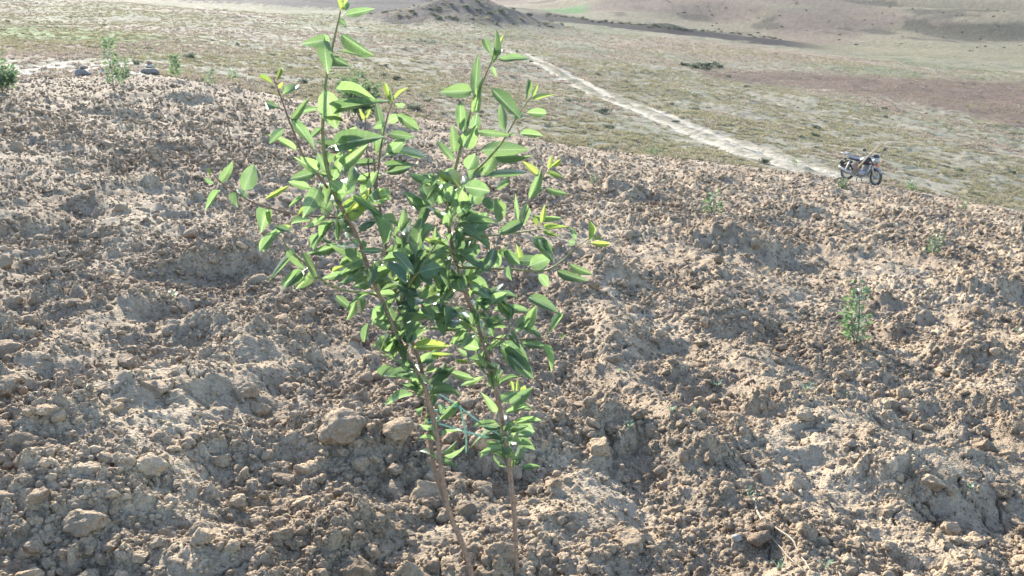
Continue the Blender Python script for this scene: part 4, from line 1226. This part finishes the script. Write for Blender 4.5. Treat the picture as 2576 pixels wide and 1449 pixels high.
small_sapling(713, 214, 20, 26, 'bright green bushy sapling in front of two shaded heaps', None, 3, 150, 4, 0.07, lean=0.1, low=0.1)
small_sapling(2, 92, 34, 30, 'dense dark green sapling at the far field corner', None, 4, 480, 5, 0.13)
small_sapling(114, 90, 46, 12, 'tall narrow sapling with a side branch beside the dark boulder', None, 5, 260, 1, 0.13)
small_sapling(121, 84, 22, 20, 'short bushy sapling touching the tall narrow one', None, 15, 170, 3, 0.12)
small_sapling(176, 78, 19, 9, 'slender sapling just beyond the little cairn', None, 6, 200, 1, 0.13)
small_sapling(211, 85, 14, 10, 'tiny sapling with loose leaves past the cairn, farther from the boulder', None, 7, 70, 1, 0.11)
small_sapling(233, 87, 16, 9, 'tiny sapling with a bare foot at the edge of the pale grass', None, 8, 70, 1, 0.10, low=0.45)
small_sapling(361, 121, 50, 40, 'leafy many stemmed sapling behind the forked sapling at the field edge', None, 9, 900, 7, 0.15, low=0.25)
small_sapling(843, 189, 11, 10, 'small green bush at the rear wheel of the motorcycle', None, 10, 130, 4, 0.08, low=0.05)
small_sapling(655, 156, 10, 16, 'low pale green bush on the field edge beside the track', None, 11, 120, 4, 0.08, low=0.05)
small_sapling(795, 166, 12, 8, 'little loose bush beside the end of the dirt track', None, 12, 70, 3, 0.07, low=0.05)
small_sapling(962, 211, 15, 9, 'thin sparse sapling near the field edge below the motorcycle', None, 13, 50, 2, 0.07)
small_sapling(593, 186, 14, 10, 'faint sparse seedling beside the shaded hollow', None, 14, 60, 3, 0.05)
small_sapling(912, 190, 9, 12, 'grey-green bush on the bare strip ahead of the motorcycle', None, 16, 120, 4, 0.09, low=0.05)

def weed(u, v, size, seed, label):
    r_ = random.Random(seed); g = ground_hit(u, v, field_z); V, Fc = [], []
    for k in range(9):
        a = k * 2.4 + r_.gauss(0, 0.3); up = r_.uniform(0.25, 1.3)
        d = Vector((math.cos(a), math.sin(a), up)).normalized(); L = size * r_.uniform(0.6, 1.2)
        s = d.cross(Vector((0, 0, 1))).normalized() * L * 0.11
        m_ = d * L * 0.55; t_ = d * L + Vector((0, 0, -0.25 * L)); n0 = len(V)
        V += [Vector((0, 0, -0.01)) - s * 0.3, Vector((0, 0, -0.01)) + s * 0.3, m_ - s, m_ + s, t_]
        Fc += [(n0, n0 + 1, n0 + 3, n0 + 2), (n0 + 2, n0 + 3, n0 + 4)]
    o = mesh_obj('weed', V, Fc, M['leaf_small'], None, False); o.location = g + Vector((0, 0, 0.005))
    return tag(o, label + ' near ' + near_mark(g.x, g.y), 'weed', 'weed seedlings on the ploughed field')
def E(X, Y): return 600 + X / 5.031, 288 + Y / 5.031
def G(X, Y): return X / 5.031, 288 + Y / 5.031
for k, (u, v, s) in enumerate([(*E(590, 500), .06), (*E(1040, 515), .07), (*E(485, 645), .05), (*E(145, 705), .05), (*E(745, 1045), .055), (*E(1860, 1005), .035),
                             (*E(1130, 1405), .045), (*E(900, 1410), .045), (*E(360, 625), .05), (*E(2100, 225), .07), (*G(870, 45), .06), (*E(1230, 560), .04), (620, 372, .04)]):
    weed(u, v, s, 40 + k, 'small green weed seedling')

# dry roots, straws and fallen leaves
def straw(pix, r, label, group=None, name='dry_twig', mat='straw', lift=0.008):
    pts = [ground_hit(u, v, field_low) for u, v in pix]
    pts = catmull(pts, 5)
    z = field_z(np.array([p.x for p in pts]), np.array([p.y for p in pts]))
    z = np.convolve(np.pad(z, 2, mode='edge'), np.ones(5) / 5, 'valid') + lift
    z = np.maximum(z, field_z(np.array([p.x for p in pts]), np.array([p.y for p in pts])) + r * 0.4)
    pts = [Vector((p.x, p.y, zz)) for p, zz in zip(pts, z)]
    v, f = tube_data(pts, (r, r * 0.5), 6, 0.2, len(pts))
    if group: label = label + ' near ' + near_mark(pts[0].x, pts[0].y)
    return tag(mesh_obj(name, v, f, M[mat]), label, 'twig', group)
straw([E(770, 1075), E(800, 1150), E(850, 1200), E(960, 1280), E(1010, 1350), E(1060, 1440)], 0.0045, 'long pale dry root curving over the ridge, the thicker of two')
straw([E(795, 1150), E(830, 1220), E(900, 1310), E(960, 1380), E(1030, 1445)], 0.003, 'thin pale dry root running beside the thicker one')
straw([G(1210, 665), G(1245, 710), G(1270, 750), G(1258, 822)], 0.003, 'bent brown twig poking from a hollow with pale dust')
straw([G(420, 528), G(490, 510), G(560, 470)], 0.004, 'short thick twig lying between clods')
straw([G(850, 582), G(880, 562), G(914, 555)], 0.003, 'short pale twig near the bent brown twig')
straw([E(735, 440), E(765, 480), E(790, 520)], 0.007, 'dark forked stick beside a white fallen scrap', mat='bark')
straw([E(1170, 590), E(1210, 620), E(1240, 660)], 0.004, 'thin straight twig above the pale wedge of earth')
straw([Cc(545, 840), Cc(610, 835), Cc(690, 826)], 0.0025, 'straw lying across the shaded hollow by the forked sapling')
straw([Cc(785, 535), Cc(840, 550), Cc(890, 562)], 0.0028, 'reddish twig behind the forked stems', mat='bark')
for k in range(34):
    u = random.uniform(10, 1014); v = random.uniform(200, 560); a = random.random() * 6.28; L = random.uniform(8, 22)
    straw([(u, v), (u + math.cos(a) * L * 0.5 + random.gauss(0, 1.5), v + math.sin(a) * L * 0.25), (u + math.cos(a) * L, v + math.sin(a) * L * 0.5)],
          random.uniform(0.0013, 0.0024), 'thin dry loose straw on clods', 'straws on the field')
fl = leaf_mesh('fallen_leaf', 990, M['straw'], 0.5, 0.6, 0.6, 0.6)
for k, (u, v, s, lab) in enumerate([(*G(1230, 592), .05, 'pale dried leaf on the soil beside the bent brown twig'), (*G(1122, 740), .045, 'curled straw-coloured leaf below the pale dried one'),
                                  (*E(1000, 1030), .035, 'small pale leaf on the cracked ridge'), (*E(1400, 1185), .045, 'pale leaf on the lit ridge below the thin twig'), (*E(805, 490), .05, 'white scrap of leaf beside the dark forked stick'),
                                  (*E(1300, 1310), .035, 'dry leaf lying near the long pale roots'), (*G(260, 830), .05, 'dry grey leaf among the clods near the slanting slab')]):
    g = ground_hit(u, v, field_z)
    o = bpy.data.objects.new('fallen_leaf', fl); COL.objects.link(o)
    o.location = g + Vector((0, 0, 0.012)); o.scale = (s * 0.5, s, s); o.rotation_euler = (random.gauss(0, 0.3), random.gauss(0, 0.3), random.random() * 6.28)
    tag(o, lab, 'leaf')

# ------------------------------------------------------------------ motorcycle
MY = 28.0
fpos = ground_hit(873.5, 183.2, grass_z)
bg = P(860.5, 179, MY)
bz = float(base_z(np.array([bg.x]), np.array([MY]))[0]) + 0.05
bike = empty('motorcycle', (0, 0, 0))
tag(bike, 'dusty dark blue motorcycle standing on its stand at the field edge', 'motorcycle')
# local frame: x forward, y to the bike's left, z up; origin under the middle of the bike
WB, R = 1.24, 0.295
wheel = {}
def make_wheel(x, steer=0.0, front=True):
    w = MB(); w.torus((0, 0, 0), R - 0.042, 0.044, n=36, m=10, sx=0.95)
    for k in range(36):
        a = 2 * math.pi * k / 36
        w.box(((R - 0.003) * math.cos(a), 0, (R - 0.003) * math.sin(a)), (0.012, 0.06, 0.02), (0, -a, 0))
    t = w.build('tyre', M['rubber'], None)
    rm = MB(); rm.torus((0, 0, 0), R - 0.085, 0.014, n=36, m=8, sx=1.8)
    rim = rm.build('rim', M['chrome'], None)
    sp = MB()
    for k in range(24):
        a = 2 * math.pi * k / 24; off = 0.03 if k % 2 else -0.03
        sp.tube([(0.03 * math.cos(a + 0.6), off, 0.03 * math.sin(a + 0.6)), ((R - 0.09) * math.cos(a), 0, (R - 0.09) * math.sin(a))], 0.003, 5)
    spk = sp.build('spoke_set', M['chrome'], None)
    hb = MB(); hb.tube([(0, -0.06, 0), (0, 0.06, 0)], 0.055, 16); hub = hb.build('hub', M['alu'], None)
    root = bpy.data.objects.new('wheel', t.data); bpy.data.objects.remove(t)
    COL.objects.link(root); root.parent = bike
    root.name = 'wheel'
    for o in (rim, spk, hub): o.parent = root
    root.location = (x, 0, R); root.rotation_euler = (0, 0, steer)
    return root
STEER = math.radians(-12)
HX = WB / 2
make_wheel(-HX, 0.0, False)
make_wheel(HX, STEER, True)
def part(mb, name, mat, smooth=True): return mb.build(name, M[mat], bike, smooth)
# steering assembly turned about the steering head
def st_pt(p):
    c = Vector((HX - 0.09, 0, 0)); q = Vector(p) - c
    return c + Matrix.Rotation(STEER, 3, 'Z') @ q
# fork
for s in (-1, 1):
    m = MB(); m.tube([st_pt((HX, s * 0.085, R)), st_pt((HX - 0.12, s * 0.085, 0.70))], (0.026, 0.024), 10); part(m, 'fork_leg', 'alu')
    m = MB(); m.tube([st_pt((HX - 0.12, s * 0.085, 0.70)), st_pt((HX - 0.20, s * 0.085, 0.93))], 0.018, 10); part(m, 'fork_tube', 'chrome')
m = MB(); m.box(st_pt((HX - 0.13, 0, 0.72)), (0.07, 0.22, 0.03)); m.box(st_pt((HX - 0.2, 0, 0.92)), (0.07, 0.22, 0.03)); part(m, 'fork_yoke', 'black')
# front mudguard: arched strip over the wheel
rings = []
for k in range(13):
    a = math.radians(35 + k * 10); rr = R + 0.03
    c = Vector((HX + rr * math.cos(a), 0, R + rr * math.sin(a)))
    o = Vector((math.cos(a), 0, math.sin(a)))
    rings.append([st_pt(c + Vector((0, -0.065, 0)) - o * 0.03), st_pt(c + Vector((0, -0.045, 0))), st_pt(c + o * 0.01), st_pt(c + Vector((0, 0.045, 0))), st_pt(c + Vector((0, 0.065, 0)) - o * 0.03), st_pt(c - o * 0.012)])
m = MB(); m.loft(rings); part(m, 'front_mudguard', 'chrome')
# headlamp with white cowl and dark visor
m = MB(); rings = []
for k, (xx, rr) in enumerate(((-0.17, 0.055), (-0.10, 0.105), (-0.02, 0.115), (0.02, 0.10))):
    rings.append([st_pt((HX - 0.05 + xx, rr * 1.05 * math.cos(a), 0.86 + rr * math.sin(a))) for a in np.linspace(0, 6.283, 14, endpoint=False)])
m.loft(rings); part(m, 'headlight_cowl', 'white')
m = MB(); rings = []
for xx, rr in ((0.0, 0.095), (0.025, 0.085), (0.04, 0.05)):
    rings.append([st_pt((HX - 0.045 + xx, rr * math.cos(a), 0.86 + rr * math.sin(a))) for a in np.linspace(0, 6.283, 14, endpoint=False)])
m.loft(rings); part(m, 'headlight', 'chrome')
m = MB(); rings = []
for xx, zz, ww, hh in ((-0.17, 0.99, 0.10, 0.03), (-0.12, 1.02, 0.13, 0.055), (-0.06, 1.01, 0.12, 0.05), (0.0, 0.97, 0.09, 0.02)):
    rings.append([st_pt((HX - 0.05 + xx, ww * math.cos(a), zz + hh * math.sin(a))) for a in np.linspace(0, 6.283, 12, endpoint=False)])
m.loft(rings); part(m, 'instrument_cluster', 'black')
m = MB(); m.box(st_pt((HX + 0.0, 0, 0.705)), (0.03, 0.15, 0.06)); part(m, 'front_plate', 'red')
# handlebar, grips, mirrors, indicators
m = MB(); m.tube([st_pt(p) for p in ((HX - 0.34, 0.40, 1.02), (HX - 0.25, 0.26, 1.05), (HX - 0.2, 0.08, 0.97), (HX - 0.2, -0.08, 0.97), (HX - 0.25, -0.26, 1.05), (HX - 0.34, -0.40, 1.02))], 0.012, 8, 4); part(m, 'handlebar', 'chrome')
for s in (-1, 1):
    m = MB(); m.tube([st_pt((HX - 0.285, s * 0.31, 1.035)), st_pt((HX - 0.355, s * 0.43, 1.015))], 0.019, 8); part(m, 'grip', 'black')
    m = MB(); m.tube([st_pt((HX - 0.26, s * 0.27, 1.05)), st_pt((HX - 0.24, s * 0.34, 1.14)), st_pt((HX - 0.25, s * 0.40, 1.20))], 0.007, 6, 3); mr = part(m, 'mirror', 'black')
    m = MB(); rings = []
    for yy, rr in ((-0.08, 0.015), (-0.05, 0.045), (0.0, 0.055), (0.05, 0.045), (0.08, 0.012)):
        rings.append([st_pt((HX - 0.25 + 0.5 * rr * math.cos(a), s * 0.42 + yy, 1.22 + rr * math.sin(a))) for a in np.linspace(0, 6.283, 10, endpoint=False)])
    m.loft(rings); h = m.build('mirror_head', M['mirror'], mr)
    m = MB(); m.tube([st_pt((HX - 0.11, s * 0.10, 0.80)), st_pt((HX - 0.10, s * 0.20, 0.80))], 0.01, 6)
    c = st_pt((HX - 0.09, s * 0.22, 0.80)); vv, ff = ico(1); m.add([c + Vector(q) * 0.036 for q in vv], ff); part(m, 'indicator', 'amber')
# tank
rings = []
for xx, hw, zt, zb in ((0.36, 0.07, 0.86, 0.72), (0.31, 0.13, 0.92, 0.68), (0.20, 0.165, 0.945, 0.65), (0.05, 0.155, 0.925, 0.655), (-0.08, 0.115, 0.87, 0.67), (-0.14, 0.07, 0.82, 0.69)):
    zc, zh = (zt + zb) / 2, (zt - zb) / 2
    rings.append([Vector((xx, hw * math.copysign(abs(math.cos(a)) ** 0.75, math.cos(a)), zc + zh * math.copysign(abs(math.sin(a)) ** 0.75, math.sin(a)))) for a in np.linspace(0, 6.283, 16, endpoint=False)])
m = MB(); m.loft(rings); tk = part(m, 'fuel_tank', 'tank')
m = MB(); m.tube([(0.2, 0, 0.94), (0.2, 0, 0.965)], 0.035, 12); m.build('filler_cap', M['chrome'], tk)
# seat
rings = []
for xx, hw, zt, zb in ((0.0, 0.08, 0.82, 0.76), (-0.1, 0.12, 0.84, 0.75), (-0.3, 0.14, 0.845, 0.755), (-0.45, 0.14, 0.875, 0.775), (-0.62, 0.125, 0.885, 0.795), (-0.70, 0.09, 0.88, 0.81)):
    zc, zh = (zt + zb) / 2, (zt - zb) / 2
    rings.append([Vector((xx, hw * math.copysign(abs(math.cos(a)) ** 0.6, math.cos(a)), zc + zh * math.copysign(abs(math.sin(a)) ** 0.6, math.sin(a)))) for a in np.linspace(0, 6.283, 14, endpoint=False)])
m = MB(); m.loft(rings); part(m, 'seat', 'seat')
# frame
m = MB()
m.tube([(0.44, 0, 0.86), (0.38, 0, 0.62), (0.28, 0, 0.33), (0.0, 0, 0.24), (-0.2, 0, 0.27)], 0.02, 8, 4)
m.tube([(0.42, 0, 0.82), (0.1, 0, 0.70), (-0.2, 0, 0.73), (-0.72, 0, 0.78)], 0.018, 8, 3)
for s in (-1, 1):
    m.tube([(-0.2, s * 0.09, 0.72), (-0.18, s * 0.09, 0.45), (-0.2, s * 0.09, 0.27)], 0.015, 6, 3)
    m.tube([(-0.2, s * 0.08, 0.33), (-HX, s * 0.09, R)], 0.018, 6)
part(m, 'frame', 'black')
for s in (-1, 1):
    m = MB(); m.tube([(-HX + 0.02, s * 0.115, R + 0.02), (-HX + 0.13, s * 0.115, 0.70)], 0.022, 8)
    for k in range(9):
        t = 0.18 + k * 0.075; c = Vector((-HX + 0.02, s * 0.115, R + 0.02)).lerp(Vector((-HX + 0.13, s * 0.115, 0.70)), t)
        m.torus((0, 0, 0), 0.001, 0.001, n=3, m=3) if False else m.box(c, (0.062, 0.062, 0.014), (0, 0.27, 0))
    part(m, 'shock_absorber', 'chrome')
    m = MB(); rings = []
    for yy, k in ((0.10, 1.0), (0.135, 0.9), (0.14, 0.6)):
        rings.append([Vector((-0.25 + k * px, s * yy, 0.56 + k * pz)) for px, pz in ((0.13, 0.09), (0.02, 0.12), (-0.12, 0.10), (-0.13, -0.02), (-0.02, -0.11), (0.12, -0.09))])
    m.loft(rings); part(m, 'side_panel', 'brown_guard')
# engine: crankcase, cylinder with fins, covers
m = MB(); rings = []
for yy, k in ((-0.13, 0.7), (-0.10, 0.95), (0.0, 1.0), (0.10, 0.95), (0.13, 0.7)):
    rings.append([Vector((0.06 + k * px, yy, 0.36 + k * pz)) for px, pz in ((0.20, 0.02), (0.15, 0.10), (0.0, 0.12), (-0.17, 0.10), (-0.22, 0.0), (-0.17, -0.10), (0.0, -0.12), (0.15, -0.09))])
m.loft(rings); en = part(m, 'engine', 'alu')
m = MB()
for k in range(8):
    m.box((0.14 + k * 0.012, 0, 0.48 + k * 0.026), (0.15, 0.17, 0.012), (0, 0.38, 0))
m.tube([(0.13, 0, 0.45), (0.23, 0, 0.68)], 0.055, 12); m.build('cylinder', M['steel'], en)
for s in (-1, 1):
    m = MB(); m.tube([(0.0, s * 0.12, 0.36), (0.0, s * 0.155, 0.36)], (0.105, 0.09), 18); m.build('engine_cover', M['alu'], en)
# exhaust on the right side
m = MB(); m.tube([(0.24, -0.05, 0.62), (0.36, -0.09, 0.55), (0.34, -0.13, 0.34), (0.16, -0.17, 0.23), (-0.1, -0.18, 0.23)], 0.02, 8, 5); part(m, 'exhaust_pipe', 'chrome')
m = MB(); m.tube([(-0.08, -0.18, 0.23), (-0.16, -0.185, 0.245), (-0.3, -0.19, 0.28), (-0.78, -0.205, 0.44), (-0.84, -0.205, 0.46)], [0.022, 0.04, 0.047, 0.05, 0.032], 12); part(m, 'silencer', 'chrome')
# rear mudguard, lamp, rack, plate
rings = []
for k in range(12):
    a = math.radians(55 + k * 10); rr = R + 0.05
    c = Vector((-HX + rr * math.cos(a), 0, R + 0.06 + rr * math.sin(a))); o = Vector((math.cos(a), 0, math.sin(a)))
    rings.append([c + Vector((0, -0.08, 0)) - o * 0.03, c + Vector((0, -0.055, 0)), c + o * 0.01, c + Vector((0, 0.055, 0)), c + Vector((0, 0.08, 0)) - o * 0.03, c - o * 0.012])
m = MB(); m.loft(rings); part(m, 'rear_mudguard', 'black')
m = MB(); m.box((-0.80, 0, 0.74), (0.06, 0.13, 0.08)); part(m, 'tail_lamp', 'brown_guard')
m = MB(); m.box((-0.93, 0, 0.60), (0.015, 0.17, 0.13), (0, 0.35, 0)); part(m, 'mud_flap', 'black')
m = MB()
for s in (-1, 1):
    m.tube([(-0.50, s * 0.14, 0.80), (-0.66, s * 0.14, 0.93), (-0.92, s * 0.12, 0.95)], 0.011, 6, 3)
for xx in (-0.70, -0.80, -0.92):
    m.tube([(xx, -0.13, 0.945), (xx, 0.13, 0.945)], 0.010, 6)
part(m, 'luggage_rack', 'white')
m = MB()
for s in (-1, 1):
    m.tube([(-0.10, s * 0.07, 0.27), (-0.05, s * 0.15, 0.0)], 0.014, 6); m.box((-0.05, s * 0.155, 0.005), (0.09, 0.04, 0.012))
part(m, 'center_stand', 'black')
for s in (-1, 1):
    m = MB(); m.tube([(0.0, s * 0.12, 0.27), (0.0, s * 0.28, 0.27)], 0.016, 8); part(m, 'foot_peg', 'black')
HEAD = math.radians(-62)
bike.location = (bg.x, MY, bz)
# stand it on the sloping ground: both wheels touch
hd = Vector((math.cos(HEAD), math.sin(HEAD), 0))
pf, pr = Vector((bg.x, MY, 0)) + hd * HX, Vector((bg.x, MY, 0)) - hd * HX
zf = float(field_z(np.array([pf.x]), np.array([pf.y]))[0]) if pf.y < edge_y(pf.x / pf.y) else float(grass_z(np.array([pf.x]), np.array([pf.y]))[0])
zr = float(field_z(np.array([pr.x]), np.array([pr.y]))[0]) if pr.y < edge_y(pr.x / pr.y) else float(grass_z(np.array([pr.x]), np.array([pr.y]))[0])
pit = -math.atan2(zf - zr, WB)
bike.location.z = (zf + zr) / 2 - 0.012
bike.rotation_euler = (0, pit, HEAD)
bike.scale = (0.94, 0.94, 0.94)
print('bike', bike.location, 'wheels', zf, zr)

# shovel leaning across the motorcycle
BM = Matrix.Translation(bike.location) @ Euler((0, pit, HEAD)).to_matrix().to_4x4() @ Matrix.Scale(0.94, 4)
sh = empty('shovel', BM @ Vector((-0.16, -0.24, 0.35)))
tag(sh, 'long wooden shovel propped across the motorcycle with its blade down', 'shovel')
def wpt(p): return (BM @ Vector(p)) - sh.location
a_, b_ = wpt((-0.16, -0.24, 0.35)), wpt((0.72, -0.10, 1.55))
m = MB(); m.tube([a_.lerp(b_, 0.14), a_.lerp(b_, 0.6), b_], (0.030, 0.026), 8); m.build('handle', M['wood'], sh)
dv = (b_ - a_).normalized(); sd = dv.cross(Vector((0.3, -1, 0.2))).normalized(); nn = sd.cross(dv)
rings = []
for t_, w_ in ((-0.06, 0.015), (0.0, 0.08), (0.10, 0.11), (0.24, 0.10), (0.27, 0.04)):
    c = a_ + dv * t_
    rings.append([c - sd * w_ + nn * 0.02, c - sd * w_ * 0.5, c, c + sd * w_ * 0.5, c + sd * w_ + nn * 0.02, c + sd * w_ * 0.5 + nn * 0.006, c + nn * 0.006, c - sd * w_ * 0.5 + nn * 0.006])
m = MB(); m.loft(rings); m.tube([a_ + dv * 0.22, a_ + dv * 0.42], (0.03, 0.023), 8); m.build('blade', M['steel'], sh)

# ------------------------------------------------------------------ air
hz = MB(); hz.box((0, 560, 70), (2600, 1300, 300))
hm, nt, out = new_mat('haze')
pv = nt.nodes.new('ShaderNodeVolumePrincipled')
pv.inputs['Color'].default_value = (0.93, 0.95, 1.0, 1)
pv.inputs['Density'].default_value = 0.00005
pv.inputs['Anisotropy'].default_value = 0.4
nt.links.new(pv.outputs[0], out.inputs['Volume'])
hz_o = hz.build('haze', hm, None, False)
tag(hz_o, 'thin pale haze over the valley', kind='stuff')
